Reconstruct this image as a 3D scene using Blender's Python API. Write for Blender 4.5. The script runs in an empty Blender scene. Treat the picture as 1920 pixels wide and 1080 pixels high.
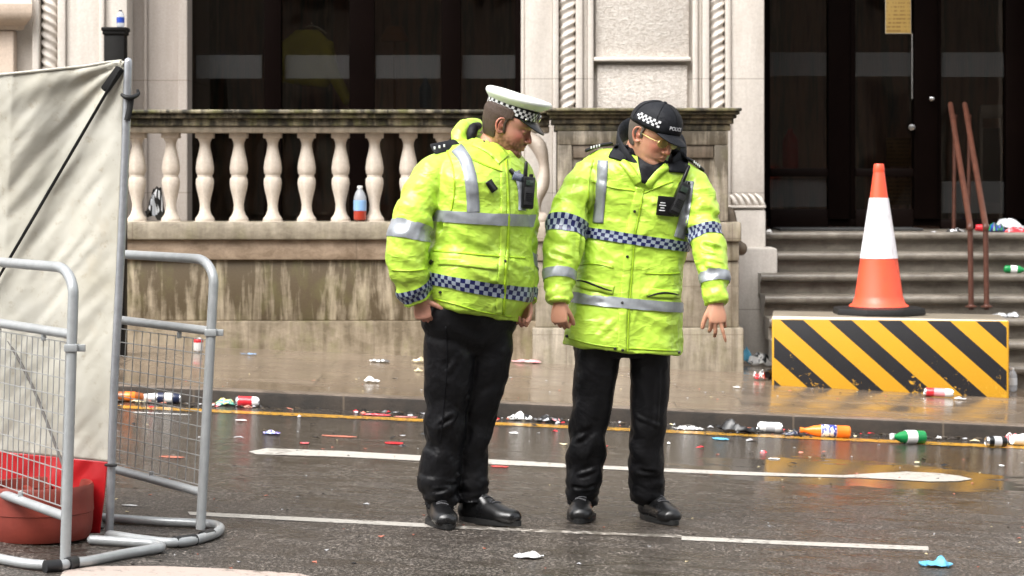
import bpy, bmesh, math, random
import numpy as np
from mathutils import Vector, Matrix, noise
from mathutils.bvhtree import BVHTree
from math import sin, cos, pi, radians as rad, sqrt, exp
random.seed(7)
S = bpy.context.scene
COL = S.collection
# ------------------------------------------------------------------ camera, sky, light
FPX, CX, HY, CH, SL = 4400.0, 960.0, 325.0, 1.5, 0.045     # focal length and horizon of the 1920 px photo, eye height, street slope
cd = bpy.data.cameras.new('camera'); cam = bpy.data.objects.new('camera', cd); COL.objects.link(cam)
cam.location = (0, 0, CH); cam.rotation_euler = (rad(90), 0, 0)
cd.sensor_width = 36; cd.lens = FPX / 1920 * 36; cd.shift_y = (HY - 540) / 1920
cd.clip_start = .1; cd.clip_end = 500
cd.dof.use_dof = True; cd.dof.focus_distance = 10.0; cd.dof.aperture_fstop = 6.3
S.camera = cam
S.view_settings.view_transform = 'Standard'; S.view_settings.look = 'None'
S.view_settings.exposure = 1.55; S.view_settings.gamma = 1
W = bpy.data.worlds.new('World'); S.world = W; W.use_nodes = True
wn = W.node_tree
SUN_EL, SUN_AZ = 52, 215          # overcast: high soft light from behind the camera's left
sky = wn.nodes.new('ShaderNodeTexSky'); sky.sky_type = 'NISHITA'; sky.sun_disc = False
sky.sun_elevation = rad(SUN_EL); sky.sun_rotation = rad(SUN_AZ); sky.dust_density = 5; sky.air_density = 1.2
hs = wn.nodes.new('ShaderNodeHueSaturation'); hs.inputs['Saturation'].default_value = .2
wn.links.new(sky.outputs[0], hs.inputs['Color'])
wn.links.new(hs.outputs[0], wn.nodes['Background'].inputs[0])
wn.nodes['Background'].inputs[1].default_value = .135
sd = bpy.data.lights.new('sun', 'SUN'); sd.energy = 1.05; sd.angle = rad(50); sd.color = (1, .988, .97)
so = bpy.data.objects.new('sun', sd); COL.objects.link(so)
a_ = rad(SUN_AZ)
sdir = Vector((sin(a_) * cos(rad(SUN_EL)), cos(a_) * cos(rad(SUN_EL)), sin(rad(SUN_EL))))
so.rotation_euler = (-sdir).to_track_quat('-Z', 'Y').to_euler(); so.location = (-4, -4, 9)
try:
    S.cycles.max_bounces = 6; S.cycles.transparent_max_bounces = 12
except Exception: pass

# ------------------------------------------------------------------ photo measurements -> places
def P(px, py, Y): return Vector(((px - CX) * Y / FPX, Y, CH - (py - HY) * Y / FPX))
def G(px, py, zo=0.0):             # a point seen on the sloping street (zo above it)
    Y = FPX * (CH - zo) / ((py - HY) - SL * (px - CX))
    X = (px - CX) * Y / FPX
    return Vector((X, Y, zo - SL * X))
def gz(x, zo=0.0): return zo - SL * x
KZ = 0.088                         # kerb height

# ------------------------------------------------------------------ mesh builder
class MB:
    def __init__(s): s.v = []; s.f = []; s.m = []; s.uv = []
    def add(s, vs, fs, m=0, uvs=None):
        o = len(s.v); s.v += [tuple(v) for v in vs]
        for k, f in enumerate(fs):
            s.f.append([i + o for i in f]); s.m.append(m)
            s.uv.append(uvs[k] if uvs else [(0, 0)] * len(f))
    def box(s, x0, x1, y0, y1, z0, z1, m=0, sl=0.0):
        vs = [(x, y, z - sl * x) for z in (z0, z1) for y in (y0, y1) for x in (x0, x1)]
        s.add(vs, [(0, 2, 3, 1), (4, 5, 7, 6), (0, 1, 5, 4), (2, 6, 7, 3), (0, 4, 6, 2), (1, 3, 7, 5)], m)
    def bbox(s, x0, x1, y0, y1, z0, z1, b=.012, m=0, sl=0.0):   # box with chamfered edges
        bm = bmesh.new(); bmesh.ops.create_cube(bm, size=1)
        for v in bm.verts:
            v.co = Vector((x0 if v.co.x < 0 else x1, y0 if v.co.y < 0 else y1, z0 if v.co.z < 0 else z1))
        bmesh.ops.bevel(bm, geom=list(bm.edges), offset=b, segments=2, affect='EDGES', profile=.5)
        bm.verts.index_update()
        s.add([(v.co.x, v.co.y, v.co.z - sl * v.co.x) for v in bm.verts], [[v.index for v in f.verts] for f in bm.faces], m); bm.free()
    def rings(s, rings, m=0, closed=True, cap0=True, cap1=True, ms=None):
        n = len(rings[0]); vs = [p for r in rings for p in r]; fs = []; uv = []; mm = []
        R = len(rings)
        for i in range(R - 1):
            for j in range(n if closed else n - 1):
                k = (j + 1) % n
                fs.append((i * n + j, i * n + k, (i + 1) * n + k, (i + 1) * n + j))
                uv.append([(j / n, i / (R - 1)), ((j + 1) / n, i / (R - 1)), ((j + 1) / n, (i + 1) / (R - 1)), (j / n, (i + 1) / (R - 1))])
                mm.append(ms[i] if ms else m)
        if closed:
            for flag, i in ((cap0, 0), (cap1, R - 1)):
                if flag:
                    c = Vector((0, 0, 0))
                    for p in rings[i]: c += Vector(p)
                    vs.append(c / n); ci = len(vs) - 1
                    for j in range(n):
                        k = (j + 1) % n
                        fs.append((ci, i * n + k, i * n + j) if i == 0 else (ci, i * n + j, i * n + k))
                        uv.append([(0, 0)] * 3); mm.append(ms[min(i, R - 2)] if ms else m)
        o = len(s.v); s.v += [tuple(v) for v in vs]
        for f, u, q in zip(fs, uv, mm): s.f.append([i + o for i in f]); s.uv.append(u); s.m.append(q)
    def lathe(s, prof, base=(0, 0, 0), n=24, ms=None, axis=None, m=0):
        base = Vector(base); q = Vector((0, 0, 1)).rotation_difference(Vector(axis).normalized()) if axis else None
        rr = []
        for (r, z) in prof:
            ring = [Vector((r * cos(2 * pi * j / n), r * sin(2 * pi * j / n), z)) for j in range(n)]
            if q: ring = [q @ p for p in ring]
            rr.append([p + base for p in ring])
        s.rings(rr, m=m, ms=ms)
    def tube(s, pts, rads, n=12, sub=1, ref=None, disp=None, round_ends=False, m=0, closed=False):
        C, Rr, T = path(pts, rads, sub)
        fr = frames(C, ref)
        rr = []
        K = len(C)
        for i in range(K):
            a, b = fr[i]; ra, rb = Rr[i]
            ring = []
            for j in range(n):
                th = 2 * pi * j / n
                k = 1 + (disp(T[i], th) if disp else 0)
                ring.append(C[i] + a * (ra * k * cos(th)) + b * (rb * k * sin(th)))
            rr.append(ring)
        if round_ends:
            for e, rng in ((0, 0), (1, K - 1)):
                d = (C[0] - C[1]).normalized() if e == 0 else (C[-1] - C[-2]).normalized()
                a, b = fr[rng]; ra, rb = Rr[rng]; h = min(ra, rb)
                ext = []
                for ph in (30, 60, 80):
                    cc = C[rng] + d * h * sin(rad(ph))
                    ext.append([cc + a * (ra * cos(rad(ph)) * cos(2 * pi * j / n)) + b * (rb * cos(rad(ph)) * sin(2 * pi * j / n)) for j in range(n)])
                if e == 0: rr = ext[::-1] + rr
                else: rr = rr + ext
        s.rings(rr, m=m)
    def sphere(s, c, r, m=0, n=16, M=None):
        r = Vector(r) if hasattr(r, '__len__') else Vector((r, r, r)); c = Vector(c); rr = []
        k = max(6, n // 2)
        for i in range(1, k):
            ph = pi * i / k
            ring = [Vector((r.x * sin(ph) * cos(2 * pi * j / n), r.y * sin(ph) * sin(2 * pi * j / n), -r.z * cos(ph))) for j in range(n)]
            rr.append([(M @ p if M else p) + c for p in ring])
        s.rings(rr, m=m)
    def build(s, name, mats=None, parent=None, smooth=True, local=None):
        me = bpy.data.meshes.new(name); me.from_pydata(s.v, [], s.f); me.update()
        if s.uv:
            ul = me.uv_layers.new(name='UVMap')
            flat = [c for f in s.uv for c in f]
            ul.data.foreach_set('uv', [x for c in flat for x in c])
        return finish(me, name, mats, parent, smooth, s.m)
def finish(me, name, mats, parent=None, smooth=True, midx=None, autos=True):
    o = bpy.data.objects.new(name, me)
    for m in (mats if isinstance(mats, (list, tuple)) else [mats] if mats else []): me.materials.append(m)
    if midx: me.polygons.foreach_set('material_index', midx)
    if smooth:
        me.polygons.foreach_set('use_smooth', [True] * len(me.polygons))
        if smooth != 'full':
            try: me.set_sharp_from_angle(angle=rad(42))
            except Exception: pass
    me.update()
    COL.objects.link(o)
    if parent:
        o.parent = parent; o.matrix_parent_inverse = WM(parent).inverted()
    return o
def WM(o):
    m = Matrix.LocRotScale(o.location, o.rotation_euler, o.scale)
    return WM(o.parent) @ o.matrix_parent_inverse @ m if o.parent else m
def cr(p0, p1, p2, p3, t):
    return 0.5 * ((2 * p1) + (-p0 + p2) * t + (2 * p0 - 5 * p1 + 4 * p2 - p3) * t * t + (-p0 + 3 * p1 - 3 * p2 + p3) * t ** 3)
def spl(arr, sub):                 # Catmull-Rom through the rows of arr
    A = np.array(arr, float)
    if A.ndim == 1: A = A[:, None]
    n = len(A); out = []; ts = []
    for i in range(n - 1):
        p0 = A[max(i - 1, 0)]; p3 = A[min(i + 2, n - 1)]
        for k in range(sub):
            t = k / sub; out.append(cr(p0, A[i], A[i + 1], p3, t)); ts.append((i + t) / (n - 1))
    out.append(A[-1]); ts.append(1.0)
    return np.array(out), ts
def path(pts, rads, sub):
    if not hasattr(rads, '__len__') or (isinstance(rads, tuple) and len(rads) == 2 and len(pts) != 2 or (isinstance(rads, tuple) and len(rads) == 2 and not hasattr(rads[0], '__len__'))): rads = [rads] * len(pts)
    R = [(r, r) if not hasattr(r, '__len__') else r for r in rads]
    A = [list(Vector(p)) + list(r) for p, r in zip(pts, R)]
    if sub > 1: A, T = spl(A, sub)
    else: T = [i / max(1, len(A) - 1) for i in range(len(A))]
    return [Vector(a[:3]) for a in A], [(max(a[3], 1e-4), max(a[4], 1e-4)) for a in A], T
def frames(C, ref=None):
    fr = []; n = len(C); a = None
    for i in range(n):
        t = (C[min(i + 1, n - 1)] - C[max(i - 1, 0)]).normalized()
        if ref is not None: a = Vector(ref)
        elif a is None: a = Vector((1, 0, 0)) if abs(t.x) < .8 else Vector((0, 1, 0))
        a = (a - t * a.dot(t)).normalized(); b = t.cross(a).normalized()
        fr.append((a.copy(), b))
    return fr
def tag(o, label=None, cat=None, group=None, kind=None):
    if label: o['label'] = label
    if cat: o['category'] = cat
    if group: o['group'] = group
    if kind: o['kind'] = kind
    return o
def thing(name, label, cat, loc=(0, 0, 0), group=None):
    o = bpy.data.objects.new(name, None); COL.objects.link(o); o.location = loc; o.empty_display_size = .1
    return tag(o, label, cat, group)
def dup(root):
    r = root.copy(); COL.objects.link(r)
    for ch in list(root.children):
        c = ch.copy(); COL.objects.link(c); c.parent = r
        for g in ch.children:
            d = g.copy(); COL.objects.link(d); d.parent = c
    return r
def nz(p, f, o=0.0):
    return noise.noise(Vector((p[0] * f + o, p[1] * f - o * .7, p[2] * f + o * 1.3)))
def remesh(mb, voxel, smooth_it=3, name='r', fac=.5):
    me = bpy.data.meshes.new(name); me.from_pydata(mb.v, [], mb.f)
    bm = bmesh.new(); bm.from_mesh(me); bmesh.ops.recalc_face_normals(bm, faces=bm.faces); bm.to_mesh(me); bm.free()
    o = bpy.data.objects.new(name, me); COL.objects.link(o)
    md = o.modifiers.new('r', 'REMESH'); md.mode = 'VOXEL'; md.voxel_size = voxel
    if smooth_it:
        sm = o.modifiers.new('s', 'SMOOTH'); sm.iterations = smooth_it; sm.factor = fac
    dg = bpy.context.evaluated_depsgraph_get()
    out = bpy.data.meshes.new_from_object(o.evaluated_get(dg))
    bpy.data.objects.remove(o); bpy.data.meshes.remove(me)
    return out
def getco(me):
    a = np.empty(len(me.vertices) * 3); me.vertices.foreach_get('co', a); return a.reshape(-1, 3)
def getno(me):
    a = np.empty(len(me.vertices) * 3); me.vertices.foreach_get('normal', a); return a.reshape(-1, 3)
def setco(me, a): me.vertices.foreach_set('co', a.ravel()); me.update()
def bvh_of(me):
    return BVHTree.FromPolygons([v.co.copy() for v in me.vertices], [list(p.vertices) for p in me.polygons])

# ------------------------------------------------------------------ materials
class NT:
    def __init__(s, name):
        s.m = bpy.data.materials.new(name); s.m.use_nodes = True; s.t = s.m.node_tree
        s.b = s.t.nodes['Principled BSDF']; s.out = s.t.nodes['Material Output']
    def n(s, typ, ins=None, **kw):
        k = s.t.nodes.new('ShaderNode' + typ)
        for a, v in kw.items(): setattr(k, a, v)
        for a, v in (ins or {}).items():
            if isinstance(v, bpy.types.NodeSocket): s.t.links.new(v, k.inputs[a])
            else: k.inputs[a].default_value = v
        return k
    def set(s, **kw):
        for a, v in kw.items():
            a = a.replace('_', ' ')
            if isinstance(v, bpy.types.NodeSocket): s.t.links.new(v, s.b.inputs[a])
            else: s.b.inputs[a].default_value = v
        return s.m
    def co(s, kind='Object', scale=(1, 1, 1), rot=(0, 0, 0), loc=(0, 0, 0)):
        c = s.n('TexCoord'); m = s.n('Mapping', {'Vector': c.outputs[kind], 'Scale': scale, 'Rotation': rot, 'Location': loc}); return m.outputs[0]
    def noise(s, vec=None, scale=5, detail=4, rough=.55, dist=0):
        i = {'Scale': scale, 'Detail': detail, 'Roughness': rough, 'Distortion': dist}
        if vec is not None: i['Vector'] = vec
        return s.n('TexNoise', i).outputs['Fac']
    def ramp(s, fac, stops, interp='LINEAR'):
        r = s.n('ValToRGB', {'Fac': fac}); e = r.color_ramp.elements; r.color_ramp.interpolation = interp
        while len(e) < len(stops): e.new(.5)
        for el, (p, c) in zip(e, stops):
            el.position = p; el.color = (c, c, c, 1) if not hasattr(c, '__len__') else (*c[:3], 1)
        return r.outputs[0]
    def mix(s, f, a, b, mode='MIX'):
        k = s.n('Mix', data_type='RGBA', blend_type=mode)
        for sock, v in ((k.inputs[0], f), (k.inputs[6], a), (k.inputs[7], b)):
            if isinstance(v, bpy.types.NodeSocket): s.t.links.new(v, sock)
            else: sock.default_value = v if not hasattr(v, '__len__') else (*v[:3], 1)
        return k.outputs[2]
    def math(s, op, a, b=0.0, clamp=False):
        k = s.n('Math', operation=op, use_clamp=clamp)
        for sock, v in ((k.inputs[0], a), (k.inputs[1], b)):
            if isinstance(v, bpy.types.NodeSocket): s.t.links.new(v, sock)
            else: sock.default_value = v
        return k.outputs[0]
    def bump(s, h, strength=.5, dist=.01, normal=None):
        i = {'Height': h, 'Strength': strength, 'Distance': dist}
        if normal is not None: i['Normal'] = normal
        return s.n('Bump', i).outputs[0]
def plain(name, col, rough=.5, metal=0, nscale=0, namt=.15, bumps=0, spec=.5, coat=0):
    t = NT(name); c = (*col, 1)
    if nscale:
        f = t.noise(t.co(), nscale, 5)
        cc = t.mix(f, tuple(x * (1 - namt * 2) for x in col), tuple(min(1, x * (1 + namt * 2)) for x in col))
        t.set(Base_Color=cc)
        if bumps: t.set(Normal=t.bump(f, bumps, .004))
    else: t.set(Base_Color=c)
    t.set(Roughness=rough, Metallic=metal, Specular_IOR_Level=spec, Coat_Weight=coat)
    return t.m
def stone(name, base, dark, amt, streak=.0, green=0.0, joints=None, rough=.7, fine=60, zdark=None, wear=.5, sharp=.12):
    t = NT(name); o = t.co()
    n1 = t.noise(o, 2.2, 8, .6); n2 = t.noise(o, fine, 3, .6)
    st = t.noise(t.co(scale=(9, 9, 1.1)), 1.6, 7, .62, .4)
    n3 = t.noise(t.co(scale=(1, 1, 1.8)), 8.5, 7, .68, .6)
    n13 = t.math('ADD', t.math('MULTIPLY', n1, .5), t.math('MULTIPLY', n3, .5))
    mask = t.math('ADD', t.math('MULTIPLY', n13, 1 - streak), t.math('MULTIPLY', st, streak))
    if zdark:                                    # weathering that has settled along a ledge at a given height
        sep = t.n('SeparateXYZ', {'Vector': o}).outputs['Z']
        for (z0, z1, k) in zdark:
            mr = t.n('MapRange', {'Value': sep, 'From Min': z0, 'From Max': z1, 'To Min': 0.0, 'To Max': k}, clamp=True).outputs[0]
            mask = t.math('ADD', mask, mr)
    f = t.ramp(mask, [(wear - sharp, 0.0), (wear + sharp, 1.0)])
    f = t.math('MULTIPLY', f, amt)
    col = t.mix(f, base, dark)
    col = t.mix(t.math('MULTIPLY', n2, .8), col, (.62, .60, .58), 'MULTIPLY') if fine else col
    if green:
        g = t.ramp(t.noise(t.co(scale=(3, 3, 1.5)), 2.3, 6, .65), [(.5, 0.0), (.68, green)])
        col = t.mix(g, col, (.16, .155, .05))
    if joints:
        sep = t.n('SeparateXYZ', {'Vector': o}); 
        for ax, per, off, wd in joints:
            v = t.math('FRACT', t.math('ADD', t.math('DIVIDE', sep.outputs[ax], per), off + 50))
            d = t.math('LESS_THAN', v, wd / per)
            col = t.mix(t.math('MULTIPLY', d, .55), col, (.12, .09, .06))
    t.set(Base_Color=col, Roughness=rough)
    t.set(Normal=t.bump(t.math('ADD', n1, t.math('MULTIPLY', n2, .35)), .45, .012))
    return t.m
# ------------------------------------------------------------------ setting: street, kerb, pavement
def m_asphalt():
    t = NT('wet_asphalt'); o = t.co()
    vor = t.n('TexVoronoi', {'Vector': o, 'Scale': 130.0, 'Randomness': 1.0})
    n2 = t.noise(o, 210, 2, .7); big = t.noise(o, .9, 5, .6); mid = t.noise(t.co(scale=(1, 2.2, 1)), 4.0, 6, .6, .6)
    chips = t.ramp(t.math('ADD', t.math('MULTIPLY', vor.outputs['Color'], 1.0), 0.0), [(.22, (.011, .009, .007)), (.5, (.042, .034, .027)), (.68, (.125, .105, .088)), (.85, (.37, .32, .28))])
    c = t.mix(t.math('MULTIPLY', n2, .5), chips, (.05, .042, .034))
    c = t.mix(t.ramp(mid, [(.42, 0.0), (.66, .75)]), c, (.030, .022, .016))
    # standing water: a long puddle beside the striped block, patchy film elsewhere
    sep = t.n('SeparateXYZ', {'Vector': o}); X, Y = sep.outputs['X'], sep.outputs['Y']
    wob = t.math('MULTIPLY', t.math('SUBTRACT', t.noise(t.co(scale=(1, 2.5, 1)), 2.5, 6, .6), .5), 1.5)
    ex = t.math('POWER', t.math('ABSOLUTE', t.math('DIVIDE', t.math('SUBTRACT', X, 1.85), 1.5)), 2.0)
    ey = t.math('POWER', t.math('ABSOLUTE', t.math('DIVIDE', t.math('SUBTRACT', Y, 12.35), .95)), 2.0)
    pud = t.math('SUBTRACT', t.math('SUBTRACT', 1.0, t.math('ADD', ex, ey)), wob)
    pud = t.ramp(pud, [(.30, 0.0), (.62, 1.0)])
    far = t.n('MapRange', {'Value': Y, 'From Min': 10.2, 'From Max': 13.5, 'To Min': 0.0, 'To Max': .26}).outputs[0]
    film = t.ramp(t.math('ADD', t.math('MULTIPLY', t.math('ADD', big, mid), .5), far), [(.44, 0.0), (.68, 1.0)])
    wet = t.math('MAXIMUM', pud, t.math('MULTIPLY', film, .84))
    r = t.math('SUBTRACT', .42, t.math('MULTIPLY', wet, .37))
    c = t.mix(t.math('MULTIPLY', wet, .55), c, (.020, .017, .013))
    h = t.math('MULTIPLY', t.math('ADD', vor.outputs['Distance'], n2), t.math('SUBTRACT', 1.0, t.math('MULTIPLY', wet, .985)))
    t.set(Base_Color=c, Roughness=r, Normal=t.bump(h, .9, .006), Specular_IOR_Level=.42)
    return t.m
def m_paving():
    t = NT('wet_paving_stone'); o = t.co()
    br = t.n('TexBrick', {'Vector': t.co(loc=(.35, .1, 0)), 'Scale': 1.0, 'Mortar Size': .007, 'Mortar Smooth': .3, 'Bias': 0.0, 'Brick Width': .92, 'Row Height': .66,
             'Color1': (.125, .088, .058, 1), 'Color2': (.20, .15, .105, 1), 'Mortar': (.035, .026, .02, 1)})
    br.offset = .5
    n1 = t.noise(o, 1.5, 7, .62); n2 = t.noise(o, 120, 3, .6)
    c = t.mix(t.ramp(n1, [(.35, 0.0), (.68, .65)]), br.outputs['Color'], (.10, .075, .055))
    c = t.mix(t.math('MULTIPLY', n2, .35), c, (.26, .215, .17))
    dm = t.noise(t.co(scale=(1, 2, 1)), 1.7, 6, .6, .5)
    r = t.ramp(dm, [(.36, .07), (.68, .34)])
    h = t.math('ADD', t.math('MULTIPLY', n2, .12), t.math('MULTIPLY', br.outputs['Fac'], -1.0))
    t.set(Base_Color=c, Roughness=r, Normal=t.bump(h, .35, .004), Specular_IOR_Level=.5)
    return t.m
def m_paint(name, col, wear=.45, rough=.35):
    t = NT(name); o = t.co()
    n = t.noise(o, 28, 6, .7); n2 = t.noise(o, 3, 4, .6)
    f = t.ramp(t.math('ADD', t.math('MULTIPLY', n, .7), t.math('MULTIPLY', n2, .3)), [(wear - .05, 0.0), (wear + .05, 1.0)])
    c = t.mix(f, (.07, .058, .046), col); c = t.mix(t.math('MULTIPLY', n2, .3), c, tuple(x * .7 for x in col))
    t.set(Base_Color=c, Roughness=rough, Normal=t.bump(n, .3, .003))
    return t.m
M_asph = m_asphalt(); M_pave = m_paving()
M_kerb = stone('kerb_granite', (.26, .21, .17), (.05, .035, .025), .85, .3, rough=.3, joints=[('X', .92, .13, .012)], wear=.5)
M_kerbface = stone('kerb_dark_face', (.045, .032, .022), (.012, .009, .006), .95, .2, rough=.75, joints=[('X', .92, .13, .012)])  # darker copy of the kerb stone for its front face
def strip(name, x0, x1, y0, y1, zo, mat, n=60, kind='structure'):
    mb = MB(); k = 40
    mb.add([(x0 + (x1 - x0) * i / k, y, gz(x0 + (x1 - x0) * i / k, zo)) for i in range(k + 1) for y in (y0, y1)], [(2 * i, 2 * i + 2, 2 * i + 3, 2 * i + 1) for i in range(k)])
    return tag(mb.build(name, mat, smooth=False), kind=kind)
M_dirt = plain('far_ground', (.06, .05, .045), .8, nscale=2)
strip('ground', -120, 120, -120, 120, -.06, M_dirt)
YK = 14.40                                          # kerb face
strip('road', -30, 30, -14, YK + .02, 0, M_asph)
mb = MB(); mb.box(-30, 30, YK + .16, 21.5, -.3, KZ, 0, SL); tag(mb.build('pavement', M_pave, smooth=False), kind='structure')
mb = MB(); mb.bbox(-30, 30, YK, YK + .157, -.3, KZ + .003, .018, 0, SL); kb = tag(mb.build('kerb', [M_kerb, M_kerbface], smooth=True), kind='structure')
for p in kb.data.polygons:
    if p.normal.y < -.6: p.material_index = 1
# painted lines
M_white = m_paint('white_road_paint', (.50, .475, .43), .42); M_whiteworn = m_paint('worn_white_road_paint', (.52, .48, .43), .52)
M_yellow = m_paint('yellow_road_paint', (.52, .27, .025), .46, .25)
M_pinkwhite = m_paint('stained_white_road_paint', (.50, .41, .36), .40)
def gpoly(name, pix, mat, zo=.0018):
    pts = [G(x, y) for x, y in pix]
    mb = MB(); mb.add([(p.x, p.y, p.z + zo) for p in pts], [list(range(len(pts)))])
    return tag(mb.build(name, mat, smooth=False), kind='structure')
gpoly('white_lane_marking', [(466, 847), (500, 841), (640, 846), (800, 855), (960, 864), (1120, 873), (1280, 880), (1400, 885), (1500, 889), (1640, 893), (1640, 897), (1500, 894), (1380, 891), (1200, 883), (1060, 877), (900, 870), (780, 864), (640, 857), (480, 852)], M_white)
gpoly('white_arrow_marking', [(1560, 893), (1640, 888), (1700, 885), (1760, 888), (1800, 893), (1824, 899), (1795, 903), (1740, 903.5), (1680, 900), (1620, 897)], M_white, .0026)
gpoly('white_edge_line', [(352, 960), (420, 963), (600, 972), (796, 982), (796, 989), (600, 979), (420, 970), (356, 966)], M_white)
gpoly('worn_edge_line', [(796, 983), (1000, 993), (1278, 1004), (1278, 1009), (1000, 998), (796, 989)], M_whiteworn)
gpoly('white_edge_line', [(1278, 1006), (1500, 1016), (1740, 1025), (1742, 1033), (1500, 1023), (1278, 1013)], M_white)
gpoly('wide_white_marking', [(120, 1070), (180, 1062), (300, 1062), (420, 1067), (560, 1076), (620, 1090), (560, 1100), (100, 1100)], M_pinkwhite)
strip('yellow_kerb_line', -30, 30, 13.93, 14.09, .002, M_yellow)

# ------------------------------------------------------------------ building facade
YF = 19.0
def fx(px, Y=YF): return (px - CX) * Y / FPX
def fz(py, Y=YF): return CH - (py - HY) * Y / FPX
M_ash = stone('pale_portland_stone', (.73, .68, .62), (.40, .345, .29), .6, .6, rough=.6, wear=.53, sharp=.2, joints=[('Z', .92, .545, .007)])
M_ashrough = NT('rough_picked_stone')
_o = M_ashrough.co(scale=(1, 1, 1.6)); _n = M_ashrough.noise(_o, 34, 5, .7, 1.2); _v = M_ashrough.noise(M_ashrough.co(), 2, 5)
M_ashrough.set(Base_Color=M_ashrough.mix(M_ashrough.ramp(_n, [(.38, 0.0), (.6, 1.0)]), (.50, .44, .38), (.74, .69, .63)), Roughness=.75, Normal=M_ashrough.bump(_n, 1.0, .02)); M_ashrough = M_ashrough.m
M_shade = stone('shaded_reveal_stone', (.43, .38, .34), (.3, .26, .22), .5, .6, rough=.65, joints=[('Z', .92, .545, .007)])  # facade stone darkened in its colour for the shade of the reveal
B = thing('stone_building', 'pale carved stone building front with dark windows and a stepped entrance', 'building', (0, YF, 0))
def pbox(mb, x0, x1, y0, y1, zt, zb, b=.01, m=0): mb.bbox(x0, x1, y0, y1, zb, zt, b, m)
ZT = 7.5
mb = MB()                                           # main wall masses (left mass, pier between window and door, right mass, over-lintels)
mb.box(-14, fx(240), YF, YF + 1.6, -1, ZT)
mb.box(fx(977), fx(1431), YF, YF + 1.6, -1, ZT)
mb.box(fx(1990), 14, YF, YF + 1.6, -1, ZT)
mb.box(fx(240), fx(977), YF + .01, YF + 1.6, 4.4, ZT); mb.box(fx(1431), fx(1990), YF + .01, YF + 1.6, 4.4, ZT)
mb.box(fx(240), fx(977), YF + .01, YF + 1.0, -1, 1.0)
mb.build('wall', M_ash, B, smooth=False)
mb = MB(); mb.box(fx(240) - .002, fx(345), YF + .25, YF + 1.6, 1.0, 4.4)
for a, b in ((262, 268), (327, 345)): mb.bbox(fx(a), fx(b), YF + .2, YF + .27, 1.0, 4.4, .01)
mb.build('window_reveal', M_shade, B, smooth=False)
def pilaster(px, name='pilaster'):                  # px: dictionary of photo columns
    mb = MB()
    for (a, b, d, h) in px['strips']: mb.bbox(fx(a), fx(b), YF - d, YF + .02, h, ZT - .02, .012)
    o = mb.build(name, M_ash, B)
    for c, hw in px['rope']:
        tw = 29.0 * px.get('dir', 1)
        mb = MB(); r = hw * YF / FPX; n = 20; rr = []
        zs = np.arange(px['rz'], fz(-60), .0065)
        for z in zs:
            rr.append([(fx(c) + (r * (1 + .16 * cos(3 * (th - z * tw)))) * cos(th), YF - .03 + r * .9 * (1 + .16 * cos(3 * (th - z * tw))) * sin(th), z) for th in [2 * pi * j / n for j in range(n)]])
        mb.rings(rr); mb.build('rope_moulding', M_ash, o)
    return o
Z0 = fz(460)
pb = pilaster({'strips': [(977, 984, .05, Z0), (984, 1036, .09, Z0), (1036, 1047, .12, Z0), (1079, 1092, .12, Z0), (1092, 1101, .08, Z0), (1101, 1112, .11, Z0), (1297, 1307, .11, Z0), (1307, 1315, .08, Z0), (1315, 1328, .12, Z0), (1358, 1368, .12, Z0), (1368, 1431, .09, Z0)],
          'rope': [(1063, 15), (1343, 14)], 'rz': fz(215)})
mb = MB(); mb.bbox(fx(1116), fx(1291), YF - .06, YF + .02, fz(108), ZT - .1, .01); mb.bbox(fx(1119), fx(1288), YF - .05, YF + .02, fz(230), fz(122), .008); mb.build('picked_panel', M_ashrough, pb)
mb = MB(); mb.bbox(fx(1112), fx(1294), YF - .11, YF, fz(116), fz(108), .012); mb.build('panel_ledge', M_ash, pb)
# plain lower part of that pilaster, scroll foot and plinth block (right of the balustrade pier)
mb = MB(); mb.bbox(fx(1300), fx(1432), YF - .16, YF + .02, 0, fz(392), .02); mb.bbox(fx(1366), fx(1447), YF - .42, YF + .02, -.3, fz(462), .02)
mb.build('plinth_block', M_ash, pb)
mb = MB()
for k in range(5):
    c = 1372 + k * 12.5; z = fz(375)
    mb.tube([(fx(c - 8), YF - .09, z + .05), (fx(c), YF - .13, z + .015), (fx(c + 6), YF - .14, z - .035), (fx(c + 10), YF - .11, z - .05)], [.008, .015, .015, .008], n=10, sub=4)
mb.bbox(fx(1362), fx(1432), YF - .17, YF, fz(390), fz(385), .008)
mb.build('carved_foot', M_ash, pb)
pa = pilaster({'strips': [(66, 79, .13, 0), (113, 128, .13, 0), (128, 190, .09, 0), (190, 200, .12, 0), (200, 241, .07, 0)], 'rope': [(96, 15)], 'rz': 1.9, 'dir': -1})
mb = MB()                                           # cornice nose of the bay at far left
prof = [(0, 58), (.10, 58), (.12, 50), (.16, 48), (.24, 40), (.27, 28), (.27, 12), (.22, 0), (.20, -8), (.1, -20), (0, -20)]
x0, x1 = -13.5, fx(38)
rr = [[(x + (d * .6 if x > -5 else 0), YF - .05 - d, fz(y)) for d, y in prof] for x in (x0, x1)]
mb.rings(rr); mb.bbox(x0, fx(33), YF - .14, YF, -.5, fz(58.5), .02); mb.bbox(x0, fx(33), YF - .14, YF, fz(-20.5), ZT - .2, .02)
mb.build('projecting_bay', stone('warm_bay_stone', (.64, .52, .42), (.42, .33, .26), .5, .4, rough=.6), B)

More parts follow.
